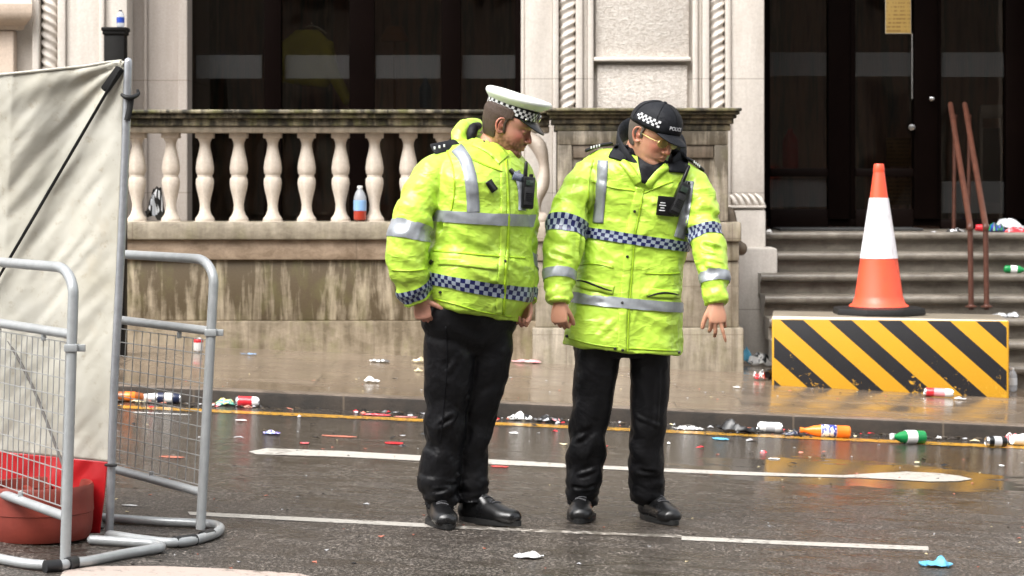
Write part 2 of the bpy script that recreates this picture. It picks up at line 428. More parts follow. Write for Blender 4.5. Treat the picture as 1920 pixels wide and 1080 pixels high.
# interiors, windows, doors
M_frame = plain('dark_bronze_frame', (.0032, .0017, .0014), .5, 0, nscale=3, namt=.2, spec=.02)
M_frame2 = plain('brown_black_frame', (.0052, .0028, .0023), .5, 0, nscale=3, namt=.2, spec=.04)
def m_glass():
    t = NT('window_glass'); tr = t.n('BsdfTransparent', {'Color': (.62, .60, .57, 1)}); gl = t.n('BsdfGlossy', {'Color': (.55, .5, .46, 1), 'Roughness': .03})
    nn = t.noise(t.co(), 1.3, 2); t.t.links.new(t.bump(nn, .12, .05), gl.inputs['Normal'])
    fr = t.n('Fresnel', {'IOR': 1.5}); mx = t.n('MixShader', {0: fr.outputs[0], 1: tr.outputs[0], 2: gl.outputs[0]})
    t.t.links.new(mx.outputs[0], t.out.inputs[0]); return t.m
M_glass = m_glass()
def m_band():
    t = NT('frosted_film'); tr = t.n('BsdfTransparent'); df = t.n('BsdfPrincipled', {'Base Color': (.038, .038, .037, 1), 'Roughness': .6})
    w = t.n('TexWave', {'Vector': t.co(), 'Scale': 14.0, 'Distortion': 1.5, 'Detail': 2.0}); 
    f = t.ramp(w.outputs['Fac'], [(.3, .30), (.7, .42)])
    mx = t.n('MixShader', {0: f, 1: tr.outputs[0], 2: df.outputs[0]}); t.t.links.new(mx.outputs[0], t.out.inputs[0]); return t.m
M_band = m_band()
M_room = NT('dim_room'); _n = M_room.noise(M_room.co(scale=(3.5, 1, .35)), 1.6, 5, .6)
M_room.set(Base_Color=M_room.ramp(_n, [(.3, (.14, .10, .09)), (.48, (.45, .29, .23)), (.6, (.18, .20, .18)), (.72, (.75, .55, .44))]), Roughness=.9); M_room = M_room.m
mb = MB()
mb.box(-5, 6.5, YF + 3.2, YF + 3.3, -1, 5); mb.box(-5, 6.5, YF + 1.7, YF + 3.3, 4.42, 4.5); mb.box(-5, 6.5, YF + 1.62, YF + 3.3, .9, .985)
mb.box(-5.1, -5, YF + 1.6, YF + 3.3, -1, 5); mb.box(6.5, 6.6, YF + 1.6, YF + 3.3, -1, 5)
mb.build('interior_room', M_room, B, smooth=False)
YW = 19.45
def wx(p): return fx(p, YW)
def wzz(p): return fz(p, YW)
def window(name, x0, x1, z0, z1, mull, bands, YG, lab=None, extra=None):
    mb = MB(); mb.bbox(x0, x1, YG, YG + .07, z0, z0 + .06, .006); mb.bbox(x0, x1, YG, YG + .07, z1 - .06, z1, .006)
    for (a, b, dd) in mull: mb.bbox(a, b, YG - dd, YG + .07, z0 + .062, z1 - .062, .006)
    fr = mb.build(name, M_frame, B)
    mb = MB(); mb.box(x0 + .01, x1 - .01, YG + .03, YG + .036, z0 + .03, z1 - .03); mb.build('glass_pane', M_glass, fr, smooth=False)
    for (a, b, c, d) in bands:
        mb = MB(); mb.add([(a, YG + .026, c), (b, YG + .026, c), (b, YG + .026, d), (a, YG + .026, d)], [(0, 1, 2, 3)]); mb.build('frosted_band', M_band, fr, smooth=False)
    return fr
z0, z1 = 1.0, 4.39
window('window', wx(343), wx(977), z0, z1, [(wx(343), wx(352), 0), (wx(496), wx(528), .05), (wx(655), wx(702), .0), (wx(828), wx(864), .05), (wx(966), wx(979), 0)],
       [(wx(367), wx(490), wzz(147), wzz(103)), (wx(535), wx(654), wzz(147), wzz(103)), (wx(704), wx(825), wzz(147), wzz(103)), (wx(866), wx(966), wzz(147), wzz(103))], YW)
YD = 20.2
def dx(p): return fx(p, YD)
def dz(p): return fz(p, YD)
ZL = 1.025
for a, b in ((fx(1431) - .002, fx(1431) + .05), (fx(1985), fx(1990))):
    mb = MB(); mb.box(a, b, YF + .3, YD + .02, ZL, 4.4); mb.build('door_reveal', M_frame2, B, smooth=False)
fr = window('door_glazing', dx(1440), dx(2040), ZL + .02, 4.39, [(dx(1432), dx(1444), 0), (dx(1552), dx(1592), .04), (dx(1592), dx(1604), 0), (dx(1712), dx(1756), .05), (dx(1756), dx(1764), .02), (dx(1884), dx(1925), .05), (dx(2020), dx(2050), 0)],
       [(dx(1436), dx(1550), dz(142), dz(98)), (dx(1592), dx(1709), dz(143), dz(98)), (dx(1762), dx(1883), dz(144), dz(98)), (dx(1436), dx(1550), dz(388), dz(334)), (dx(1764), dx(1883), dz(400), dz(340))], YD)
for a, b, y0, y1 in ((1444, 1552, 331, 316), (1604, 1712, 331, 316), (1444, 1552, 432, 392), (1604, 1712, 432, 392), (1764, 1884, 432, 412)):
    mb = MB(); mb.bbox(dx(a), dx(b), YD - .02, YD + .06, dz(y0), dz(y1), .005); mb.build('door_rail', M_frame2, fr)
M_steel = plain('brushed_steel', (.55, .55, .55), .25, 1)
for (a, b, r) in ((1744, 186, .018), (1707, 239, .026)):
    mb = MB(); mb.lathe([(r, 0), (r, .012), (r * .5, .015), (r * .5, .04), (r * .9, .045), (r * .9, .06), (0.001, .065)], (dx(a), YD - .052, dz(b)), 16, axis=(0, -1, 0)); mb.build('door_knob', M_steel, fr)
mb = MB(); mb.tube([(dx(1708), YD - .04, dz(62)), (dx(1708), YD - .06, dz(64)), (dx(1708), YD - .06, dz(186)), (dx(1708), YD - .04, dz(188))], .008, n=8); mb.build('door_handle', M_steel, fr)
# poster on the door
def m_poster(col, ink, s=55):
    t = NT('printed_paper'); w = t.n('TexWave', {'Vector': t.co(), 'Scale': s / 6.0, 'Distortion': 0.0}, bands_direction='Z')
    n = t.noise(t.co(scale=(30, 1, 3)), 3, 2); f = t.math('MULTIPLY', t.ramp(w.outputs['Fac'], [(.55, 0.0), (.6, 1.0)]), t.ramp(n, [(.42, 0.0), (.5, .8)]))
    t.set(Base_Color=t.mix(f, col, ink), Roughness=.6); return t.m
mb = MB(); mb.bbox(dx(1660), dx(1706), YD - .032, YD - .028, dz(62), dz(-60), .001); mb.build('notice', m_poster((.42, .27, .07), (.2, .11, .03)), fr)
mb = MB(); mb.bbox(dx(1659), dx(1707), YD - .0275, YD - .0265, dz(63.5), dz(-60), .0003); mb.build('notice_border', plain('poster_edge', (.6, .52, .4), .6), fr)
# things seen dimly inside
mb = MB(); mb.lathe([(.07, 0), (.075, .02), (.075, .26), (.05, .31), (.025, .33), (.02, .37), (.001, .375)], (fx(1482, 21.2), 21.2, fz(318, 21.2)), 18)
mb.tube([(fx(1482, 21.2), 21.2, fz(312, 21.2) + .33), (fx(1476, 21.2), 21.13, fz(312, 21.2) + .3), (fx(1474, 21.2), 21.12, fz(312, 21.2) + .1)], .012, n=8, sub=4)
tag(mb.build('fire_extinguisher', plain('red_enamel', (.5, .02, .02), .3)), 'small red extinguisher seen dimly through the glass left of the cone', 'extinguisher')
mb = MB(); mb.bbox(fx(1838, 20.9), fx(1882, 20.9), 20.9, 20.95, fz(222, 20.9), fz(196, 20.9), .01)
for a in (1838, 1876): mb.bbox(fx(a, 20.9), fx(a + 5, 20.9), 20.9, 20.95, ZL, fz(222, 20.9), .005)
mb.bbox(fx(1843, 20.9), fx(1876, 20.9), 20.91, 20.93, fz(380, 20.9), fz(240, 20.9), .005, 1)
tag(mb.build('display_stand', [plain('stand_white', (.45, .42, .4), .5), plain('stand_panel', (.07, .06, .055), .6)]), 'white topped display stand inside the door behind the handrails', 'display stand')
M_card = m_poster((.22, .13, .05), (.08, .05, .02)); 
mb = MB(); mb.bbox(fx(1662, 20.7), fx(1708, 20.7), 20.7, 20.73, fz(312, 20.7), fz(258, 20.7), .004); mb.bbox(fx(1664, 20.7), fx(1708, 20.7), 20.7, 20.73, fz(384, 20.7), fz(336, 20.7), .004)
for a in (1666, 1702): mb.bbox(fx(a, 20.7), fx(a + 4, 20.7), 20.735, 20.76, ZL, fz(258, 20.7), .003)
tag(mb.build('notice_board', M_card), 'brown two panel notice board inside the door behind the traffic cone', 'notice board')
# hi-vis reflection in the window, made as an added coat shape behind the glass
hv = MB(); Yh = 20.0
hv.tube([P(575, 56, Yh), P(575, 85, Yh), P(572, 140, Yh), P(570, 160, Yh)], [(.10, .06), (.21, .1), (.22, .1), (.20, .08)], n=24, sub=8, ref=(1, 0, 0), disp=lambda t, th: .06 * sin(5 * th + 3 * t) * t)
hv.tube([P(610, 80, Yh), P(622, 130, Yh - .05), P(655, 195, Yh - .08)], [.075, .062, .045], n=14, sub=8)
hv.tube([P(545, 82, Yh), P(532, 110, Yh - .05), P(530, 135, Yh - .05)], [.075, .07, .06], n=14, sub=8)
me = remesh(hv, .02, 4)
cv = finish(me, 'yellow_reflection_shape', plain('dim_yellow_reflection', (.50, .48, .06), .7, nscale=4), smooth='full')
tag(cv, 'dull yellow shape added as the hi-vis reflection in the dark window above the balustrade', 'coat')
mb = MB(); mb.tube([P(560, 62, Yh), P(585, 48, Yh), P(612, 62, Yh)], .006, n=8, sub=5); mb.tube([P(585, 48, Yh), P(585, 41, Yh)], .004, n=6); mb.build('added_hanger', M_steel, cv)
# dark blue and orange blurred things inside the window: a bottle and a small lampshade
mb = MB(); mb.lathe([(.05, 0), (.055, .02), (.055, .17), (.04, .2), (.02, .23), (.02, .27), (.001, .272)], P(798, 203, 19.95), 14)
tag(mb.build('water_jug', plain('blue_plastic', (.05, .12, .2), .3)), 'dark blue jug standing just inside the window', 'jug')
mb = MB(); mb.lathe([(.13, 0), (.07, .13), (.065, .13), (.125, 0)], P(740, 78, 20.4), 20); mb.tube([P(740, 78, 20.4), P(740, 205, 20.4)], .01, n=8); mb.lathe([(.08, 0), (.08, .02), (.02, .03)], P(740, 212, 20.4), 16)
tag(mb.build('standing_lamp', plain('orange_shade', (.22, .09, .03), .6)), 'unlit lamp with an orange brown shade inside the window', 'lamp')

# ------------------------------------------------------------------ entrance steps
M_step = stone('grey_step_stone', (.255, .228, .19), (.075, .062, .048), .85, .1, rough=.28, wear=.5, fine=80)
M_riser = M_step
ST = thing('entrance_steps', 'grey wet stone steps rising to the dark entrance doors', 'steps', (3.5, 18, 0))
xs0, xs1 = fx(1447, 17.6), 7.6
YS = []
for k in range(7):
    zt = 1.025 - .156 * k; yf = 18.95 - .30 * k
    mb = MB()
    rr = []
    prof = [(0.36, 0), (.012, 0), (.0, -.008), (-.006, -.028), (.0, -.05), (.012, -.058), (.07, -.068), (.072, -.17), (.36, -.17)]
    for x in (xs0 - (.0 if k < 3 else .0), xs1): rr.append([(x, yf + d, zt + z) for d, z in prof])
    mb.rings(rr); mb.build('step', M_step, ST)
mb = MB(); mb.bbox(xs0, xs1, 18.96 + .3, 20.2, ZL - .17, ZL - .003, .004); mb.build('landing', M_step, ST)
mb = MB(); mb.bbox(dx(1445), dx(1705), 19.5, 20.05, ZL, ZL + .016, .004)
tag(mb.build('door_mat', plain('dark_mat', (.03, .03, .03), .8, nscale=60)), 'long dark mat on the landing in front of the entrance doors', 'mat')
M_rust = plain('rust_brown_paint', (.070, .024, .014), .45, nscale=14, namt=.35, bumps=.3)
def handrail(pxf, pxt, label):
    h = thing('handrail', label, 'handrail', P(pxf, 575, 17.8), 'handrails on the entrance steps')
    f0 = P(pxf, 576, 17.8); f0.z -= .02; f1 = P(pxf - 2, 424, 17.8); t1 = P(pxt, 196, 19.9); t0 = Vector((t1.x, t1.y, ZL - .01))
    mb = MB(); mb.tube([f0, f1], .021, n=14); mb.build('post', M_rust, h)
    mb = MB(); mb.tube([Vector((t1.x, 19.75, ZL - .01)), Vector((t1.x + .01, 19.75, t1.z - .09))], .017, n=12); mb.build('post', M_rust, h)
    mb = MB(); mb.tube([f1 + Vector((0, 0, -.03)), f1, f1 + (t1 - f1) * .08, f1 + (t1 - f1) * .5, t1], [.021, .024, .024, .024, .024], n=14, sub=4, round_ends=True); mb.build('rail', M_rust, h)
    mb = MB(); mb.lathe([(.045, 0), (.045, .008), (.026, .014), (.024, .02)], f0 + Vector((0, 0, .02)), 16); mb.build('base_flange', M_rust, h)
handrail(1821, 1782, 'left one of two rust brown handrails on the steps')
handrail(1850, 1809, 'right one of two rust brown handrails on the steps')

# ------------------------------------------------------------------ balustrade
YB = 17.72
def bx(p, Y=YB): return (p - CX) * Y / FPX
def bz(p, Y=YB): return CH - (p - HY) * Y / FPX
M_bal = stone('baluster_stone', (.72, .645, .56), (.36, .28, .19), .75, .5, rough=.75, wear=.55, sharp=.16)
M_cop = stone('mossy_coping_stone', (.40, .35, .245), (.018, .015, .008), .98, .45, green=.7, rough=.6, wear=.455, sharp=.07, fine=90)
M_cope2 = stone('stained_frieze_stone', (.41, .345, .26), (.085, .065, .038), .85, .4, rough=.6, wear=.5, joints=[('X', 1.35, .2, .01)])
M_plin = stone('weathered_plinth_stone', (.46, .385, .275), (.078, .053, .024), .93, .72, green=.30, rough=.5, wear=.522, sharp=.075, fine=80, joints=[('X', 1.30, .47, .008)], zdark=[(.10, .80, .10)])
M_base = stone('mossy_base_stone', (.43, .35, .25), (.10, .072, .036), .9, .45, green=.5, rough=.5, wear=.505, zdark=[(.0, .50, .09)], fine=80, joints=[('X', .95, .1, .01)])
BL = thing('stone_balustrade', 'stained stone balustrade with vase shaped balusters and a moss dark coping', 'balustrade', (-1, YB, 0))
xl = -13; xr = bx(1030)
mb = MB(); mb.bbox(xl, xr, YB - .10, YB + .42, bz(213), bz(206), .012); mb.bbox(xl, xr, YB - .06, YB + .38, bz(222), bz(213.5), .012)
mb.bbox(xl, xr, YB - .01, YB + .33, bz(236), bz(222.5), .01)
mb.build('coping', M_cop, BL)
mb = MB(); mb.bbox(xl, xr, YB + .015, YB + .30, bz(249), bz(236.5), .008); mb.build('frieze', M_cope2, BL)
mb = MB(); mb.bbox(xl, xr, YB - .07, YB + .40, bz(449), bz(416), .016); mb.build('ledge', M_cop if 0 else stone('ledge_stone', (.44, .385, .295), (.13, .105, .07), .92, .3, green=.25, rough=.5, wear=.5, joints=[('X', 2.2, .3, .01)]), BL)
mb = MB(); mb.bbox(xl, xr, YB - .02, YB + .35, bz(487), bz(449.5), .01); mb.build('upper_course', stone('upper_course_stone', (.46, .35, .25), (.13, .085, .048), .9, .1, rough=.5, wear=.51, joints=[('X', 1.9, .62, .01)]), BL)
mb = MB(); mb.bbox(xl, xr, YB + .02, YB + .4, bz(601), bz(487.5), .008); mb.build('plinth_wall', M_plin, BL)
mb = MB(); mb.bbox(xl, xr, YB - .015, YB + .4, -.6, bz(601.5), .014); mb.build('base_course', M_base, BL)
prof = [(17.5, 415), (18.5, 411.5), (17.5, 408.5), (13, 403), (10.2, 395), (9.4, 384), (11.5, 371), (15.5, 355), (17.2, 343), (16.4, 335), (14, 332), (14.4, 330), (14, 328), (16.2, 325), (17.3, 315), (15.5, 301), (11.8, 285), (9.8, 274), (10.3, 267), (12.5, 262), (13.5, 260.5), (13.2, 259)]
mb = MB(); sc = YB / FPX
yb = YB + .16
mb.lathe([(r * sc, bz(y, yb) - bz(415, yb)) for r, y in prof], (0, 0, 0), 28)
mb.bbox(-16.5 * sc, 16.5 * sc, -16.5 * sc, 16.5 * sc, bz(259.2, yb) - bz(415, yb), bz(248.5, yb) - bz(415, yb), .004)
mb.bbox(-19 * sc, 19 * sc, -19 * sc, 19 * sc, -.02, .004, .003)
b0 = mb.build('baluster', M_bal)
b0.parent = BL; first = True
for k in range(-38, 12):
    c = 257 + 63.6 * k
    if c > 1000 or bx(c, yb) < -12.8: continue
    b = b0 if first else b0.copy()
    if not first: COL.objects.link(b); b.parent = BL
    first = False
    b.location = Vector((bx(c, yb), yb, bz(415, yb))) - BL.location
    b.rotation_euler = (0, 0, 0)
# pier at the end
M_pier = stone('weathered_pier_stone', (.42, .365, .285), (.06, .045, .025), .92, .6, green=.35, rough=.55, wear=.505, sharp=.09, zdark=[(1.35, 1.95, .12)])
M_piercap = stone('blackened_cap_stone', (.30, .25, .15), (.018, .014, .008), .97, .5, green=.5, rough=.6, wear=.455, sharp=.09)
mb = MB(); mb.bbox(bx(1045), bx(1362), YB - .12, YB + .5, bz(415), bz(245), .012)
pr = mb.build('pier', M_pier, BL)
mb = MB()
for (y0, y1, e, d) in ((210, 204, 20, .26), (216, 210.4, 17, .23), (223, 216.4, 12, .19), (233, 223.4, 7, .16), (246, 233.4, 1.5, .135)):
    mb.bbox(bx(1042 - e), bx(1365 + e), YB - d, YB + .52 + d * .2, bz(y0), bz(y1), .008)
mb.build('pier_cap', M_piercap, pr)
M_dk = stone('dark_brown_stone', (.2, .155, .11), (.05, .035, .02), .9, .6, rough=.6)
mb = MB()                                            # raised frame around a sunk panel
for (a, b, c, d) in ((1045, 1362, 246.5, 272), (1045, 1072, 272.4, 414), (1336, 1362, 272.4, 414), (1072.4, 1335.6, 398, 414)): mb.bbox(bx(a), bx(b), YB - .155, YB - .119, bz(d), bz(c), .006)
mb.build('pier_frame', M_pier, pr)
mb = MB(); mb.bbox(bx(1073), bx(1335), YB - .14, YB - .122, bz(296), bz(272.6), .004); mb.build('painted_panel_shadow', M_dk, pr)  # dark strip painted as the shade under the frame's top edge
mb = MB(); mb.bbox(bx(1000), bx(1386), YB - .17, YB + .5, bz(452), bz(415.4), .016); mb.bbox(bx(1004), bx(1383), YB - .13, YB + .5, bz(488), bz(452.4), .01)
mb.bbox(bx(1004), bx(1383), YB - .11, YB + .5, bz(612), bz(488.4), .01); mb.bbox(bx(998), bx(1391), YB - .15, YB + .5, -.6, bz(612.4), .014)
mb.build('pier_base', stone('pier_base_stone', (.41, .355, .275), (.09, .07, .04), .85, .6, green=.25, rough=.5, wear=.5, joints=[('X', .62, .35, .009), ('Z', .36, .2, .008)]), pr)
# stone console scrolls at both ends of the pier
M_scr = stone('console_stone', (.6, .53, .46), (.35, .27, .2), .6, .4, rough=.55)
def scroll(pxs, d, name='console_scroll', mat=M_scr):
    pts = [P(x, y, YB - .02 + d) for x, y in pxs]
    mb = MB(); k = len(pts); rr = []
    mb.tube(pts, [(.105 if i < 2 else .07, .05 + .012 * sin(i * 2.2)) for i in range(k)], n=18, sub=6, ref=(0, 1, 0), round_ends=True)
    mb.build(name, mat, pr)
scroll([(992, 258), (1010, 275), (1020, 310), (1017, 345), (1004, 372), (1006, 398), (1016, 410)], .05)
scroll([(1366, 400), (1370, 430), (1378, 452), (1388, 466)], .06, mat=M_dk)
# terrace floor behind balustrade
mb = MB(); mb.box(-14, bx(1300), YB + .45, YF + .3, .85, bz(416) - .03); mb.build('terrace_floor', M_step, BL, smooth=False)
# ------------------------------------------------------------------ building across the street (it blocks the low sky and is what the dark glass mirrors)
OB = thing('terrace_building', 'tall pale stone building on the opposite side of the street behind the viewpoint', 'building', (0, -9, 0))
mb = MB(); mb.box(-24, 24, -11, -9, -1.5, 17); mb.build('wall', stone('pale_facade_stone', (.50, .45, .39), (.28, .24, .2), .7, .3), OB, smooth=False)
wd = None
mb = MB(); mb.bbox(-.6, .6, -.03, .04, -.95, .95, .02); wd = mb.build('window', plain('dark_pane', (.02, .022, .025), .15), OB)
first = True
for fl in range(4):
    for k in range(9):
        w2 = wd if first else wd.copy()
        if not first: COL.objects.link(w2)
        first = False; w2.parent = OB; w2.matrix_parent_inverse = Matrix(); w2.location = (-16 + 4 * k, .01, 2.2 + 3.6 * fl)

# ------------------------------------------------------------------ striped block and cone
HBX0, HBX1, HBY = P(1450, 0, 16.45).x, P(1887, 0, 16.45).x, 16.45
t = NT('hazard_stripe_paint'); sep = t.n('SeparateXYZ', {'Vector': t.co()})
u = t.math('SUBTRACT', t.math('MULTIPLY', sep.outputs['X'], 1.0), t.math('MULTIPLY', t.math('SUBTRACT', .49, sep.outputs['Z']), 1.12))
fr_ = t.math('FRACT', t.math('ADD', t.math('DIVIDE', t.math('SUBTRACT', u, HBX0), .3375), 10 - .03))
st_ = t.math('MULTIPLY', t.math('GREATER_THAN', fr_, .06), t.math('LESS_THAN', fr_, .54))
front = t.math('LESS_THAN', sep.outputs['Z'], .468)
inx = t.math('MULTIPLY', t.math('GREATER_THAN', sep.outputs['X'], HBX0 + .014), t.math('LESS_THAN', sep.outputs['X'], HBX1 - .016))
st_ = t.math('MULTIPLY', st_, t.math('MULTIPLY', front, inx))
ch = t.ramp(t.noise(t.co(scale=(1, 1, 1.3)), 13, 6, .75), [(.30, 1.0), (.315, 0.0)])
chips = t.ramp(t.math('ADD', t.noise(t.co(), 17, 7, .8, .6), t.math('MULTIPLY', t.math('SUBTRACT', .15, sep.outputs['Z']), .35)), [(.635, 0.0), (.65, 1.0)])
fine = t.noise(t.co(), 140, 4, .7); big = t.noise(t.co(), 4, 4)
yel = t.mix(t.math('MULTIPLY', fine, .5), (.62, .315, .010), (.42, .20, .008)); yel = t.mix(t.math('MULTIPLY', big, .25), yel, (.45, .25, .03))
blk = t.mix(fine, (.004, .004, .005), (.018, .018, .022))
c_ = t.mix(st_, yel, blk); c_ = t.mix(chips, c_, (.72, .38, .02)); 
topw = t.math('GREATER_THAN', sep.outputs['Z'], .471)
edge = t.math('MULTIPLY', topw, t.ramp(t.noise(t.co(), 22, 4, .7), [(.2, .6), (.5, 1.0)]))
c_ = t.mix(edge, c_, (.60, .53, .42)); rear = t.math('GREATER_THAN', t.math('ADD', sep.outputs['Y'], t.math('MULTIPLY', t.math('SUBTRACT', sep.outputs['X'], HBX0), .11)), HBY + .125); c_ = t.mix(t.math('MULTIPLY', rear, topw), c_, t.mix(big, (.13, .11, .08), (.30, .26, .20)))
t.set(Base_Color=c_, Roughness=.42, Normal=t.bump(t.math('ADD', fine, t.math('MULTIPLY', chips, .6)), .6, .004)); M_haz = t.m
mb = MB(); hx = [HBX0, HBX1]
bm = bmesh.new(); bmesh.ops.create_cube(bm, size=1)
for v in bm.verts:
    r_ = v.co.x > 0; x = (hx[1] if r_ else hx[0]) + (0 if v.co.y < 0 else .085); yy = (HBY - .09 if r_ else HBY + .09) + (0 if v.co.y < 0 else .70)
    v.co = Vector((x, yy, gz(x, KZ) - .01 if v.co.z < 0 else (.474 if r_ else .492)))
bmesh.ops.bevel(bm, geom=list(bm.edges), offset=.014, segments=3, affect='EDGES', profile=.5)
bm.verts.index_update(); mb.add([v.co for v in bm.verts], [[v.index for v in f.verts] for f in bm.faces]); bm.free()
mb.bbox(HBX0 + .5, HBX0 + .62, HBY + .3, HBY + .42, .47, .4755, .004)
tag(mb.build('concrete_barrier', M_haz), 'low concrete block painted with black and yellow diagonal stripes on the pavement', 'barrier')
YC = 16.92; cb = P(1648, 0, YC); zb = .485
co = thing('traffic_cone', 'tall orange traffic cone with a white sleeve standing on the striped block', 'cone', (cb.x, YC, zb))
s_ = YC / FPX
def zc(y): return zb + (590 - y) * s_
t = NT('orange_plastic'); n1 = t.noise(t.co(scale=(1, 1, .5)), 13, 7, .72); n2 = t.noise(t.co(), 60, 3)
t.set(Base_Color=t.mix(t.ramp(n1, [(.50, 0.0), (.70, .6)]), (.84, .085, .035), (.42, .06, .035)), Roughness=t.ramp(n1, [(.3, .3), (.7, .55)]), Normal=t.bump(n2, .2, .002)); M_or = t.m
mb = MB()
mb.lathe([(56 * s_, zc(575)), (55 * s_, zc(573)), (49 * s_, zc(569)), (44.5 * s_, zc(555)), (34.6 * s_, zc(485)), (17 * s_, zc(372)), (10.6 * s_, zc(325)), (10.2 * s_, zc(323)), (10.9 * s_, zc(321)), (9.4 * s_, zc(310)), (8.2 * s_, zc(308)), (6.5 * s_, zc(308)), (6 * s_, zc(330))], (cb.x, YC, 0), 40)
mb.build('cone_body', M_or, co)
t = NT('white_reflective_sleeve'); n1 = t.noise(t.co(scale=(1, 1, .4)), 16, 6, .7); n2 = t.noise(t.co(), 70, 3)
t.set(Base_Color=t.mix(t.ramp(n1, [(.50, 0.0), (.72, .65)]), (.74, .73, .77), (.42, .39, .37)), Roughness=.32, Normal=t.bump(n2, .15, .002)); M_slv = t.m
mb = MB(); mb.lathe([(34.6 * s_, zc(485)), (35.6 * s_, zc(485)), (18 * s_, zc(372.5)), (17 * s_, zc(372))], (cb.x, YC, 0), 40); mb.build('reflective_sleeve', M_slv, co)
mb = MB(); n8 = [(rad(22.5 + 45 * k)) for k in range(8)]
rr = []
for r_, z in ((88, 589.5), (89, 587), (87, 578), (80, 576.5), (60, 575), (55, 574.5)):
    rr.append([(cb.x + r_ * s_ * cos(a) * 1.0, YC + r_ * s_ * sin(a) * .95, zc(z)) for a in n8])
mb.rings(rr); mb.build('rubber_base', plain('black_rubber', (.007, .007, .007), .55, nscale=40, namt=.3, bumps=.3), co)
# notch feet of the cone's base
# ------------------------------------------------------------------ crowd barriers
t = NT('galvanised_steel'); n1 = t.noise(t.co(), 18, 5, .7); n2 = t.noise(t.co(), 5, 3)
t.set(Base_Color=t.mix(n1, (.25, .265, .27), (.46, .475, .48)), Metallic=.25, Roughness=t.ramp(n2, [(.3, .28), (.7, .5)]), Normal=t.bump(n1, .15, .002)); M_galv = t.m
M_wire = plain('galvanised_wire', (.36, .36, .35), .45, .4)
M_blackrub = plain('worn_black_rubber', (.008, .008, .009), .5, nscale=30, namt=.4)
TR = .0195
def crowd_barrier(label, nt, nb, ft, fb, ext, feet, zs, mesh_top, mesh_bot, sx, sz, boots):
    # nt/nb: top and foot of the near post; ft/fb: the same lines at the far end
    root = thing('crowd_barrier', label, 'barrier', nb, 'galvanised crowd barriers beside the tent')
    up = (nt - nb); 
    def at(u, z): a = nb.lerp(nt, z); b = fb.lerp(ft, z); return a.lerp(b, u)
    ux = (at(1, 1) - at(0, 1)).normalized(); L = (at(1, 1) - at(0, 1)).length; H = up.length; uz = up.normalized()
    rz, rx = .10, .15
    arc = [nt - uz * rz * (1 - sin(rad(a))) + ux * rx * (1 - cos(rad(a))) for a in range(0, 91, 10)]
    arc2 = [ft - uz * rz * (1 - sin(rad(a))) - ux * rx * (1 - cos(rad(a))) for a in range(90, -1, -10)]
    pts = [nb, at(0, .5)] + arc + [at(.5, 1)] + arc2 + [at(1, .5), fb]
    mb = MB(); mb.tube(pts, TR, n=16); mb.build('frame', M_galv, root)
    for z in zs:
        mb = MB(); mb.tube([at(0, z), at(.5, z), at(1, z)], TR * .92, n=14); mb.build('rail', M_galv, root)
    mb = MB(); nx = int(L / sx)
    for i in range(1, nx): 
        u = i * sx / L
        mb.tube([at(u, mesh_bot), at(u, mesh_top)], .0023, n=5)
    k = int((mesh_top - mesh_bot) * H / sz)
    for j in range(k + 1):
        z = mesh_bot + (mesh_top - mesh_bot) * j / k
        mb.tube([at(sx / L * .3, z), at(1 - sx / L * .3, z)], .0023, n=5)
    mb.build('mesh_panel', M_wire, root)
    for u, z in ((.12, mesh_top + .004), (.55, mesh_top + .004), (.2, mesh_bot - .01), (.7, mesh_bot - .01)):
        mb = MB(); c = at(u, z); mb.bbox(c.x - .009, c.x + .009, c.y - .009, c.y + .009, c.z - .012, c.z + .016, .003); mb.build('mesh_clip', M_galv, root)
    mb = MB(); c = at(0, .73); mb.bbox(c.x - .024, c.x + .024, c.y - .024, c.y + .024, c.z - .014, c.z + .014, .004); mb.bbox(c.x + .022, c.x + .05, c.y - .006, c.y + .006, c.z - .014, c.z + .012, .003); mb.build('coupling_bracket', M_galv, root)
    for f in feet:
        mb = MB(); mb.tube(f, TR * .95, n=14, sub=5, round_ends=True); mb.build('foot', M_galv, root)
    for (b0, b1) in boots:
        mb = MB(); mb.tube([b0, b1], TR * 1.22, n=14, round_ends=False); mb.build('rubber_sleeve', M_blackrub, root)
    return root
def gp(x, y, zo=TR): return G(x, y, zo)
# front barrier: near post foot (122,1056), top corner (140,505)
nb = gp(122, 1055); nt = P(139, 503, nb.y)
d = Vector((-.56, .828, 0)) * 2.15
crowd_barrier('galvanised mesh crowd barrier at the left edge in front of the red weight', nt, nb, nt + d, nb + d + Vector((0, 0, .06)), 0,
    [[gp(-60, 1035), gp(0, 1048), gp(60, 1058), gp(110, 1060), gp(135, 1055), gp(165, 1052), gp(235, 1038), gp(285, 1030), gp(302, 1026), gp(290, 1020), gp(250, 1017), gp(172, 1012)]],
    [.775, .155], .745, .185, .052, .062, [(gp(84, 1063), gp(112, 1061)), (gp(126, 1058), gp(141, 1054))])
nb2 = gp(376, 992); nt2 = P(403, 487, nb2.y)
d2 = Vector((-.60, .80, 0)) * 2.15
crowd_barrier('galvanised mesh crowd barrier standing right of the tent pole', nt2, nb2, nt2 + d2, nb2 + d2 + Vector((0, 0, .06)), 0,
    [[gp(160, 968), gp(210, 972), gp(300, 978), gp(385, 982), gp(408, 986), gp(413, 992), gp(404, 1000), gp(375, 1010), gp(345, 1016), gp(310, 1017), gp(260, 1011), gp(205, 1003)]],
    [.735, .135], .70, .16, .072, .056, [(gp(327, 1017), gp(365, 1012)), (gp(380, 1007), gp(396, 1002))])

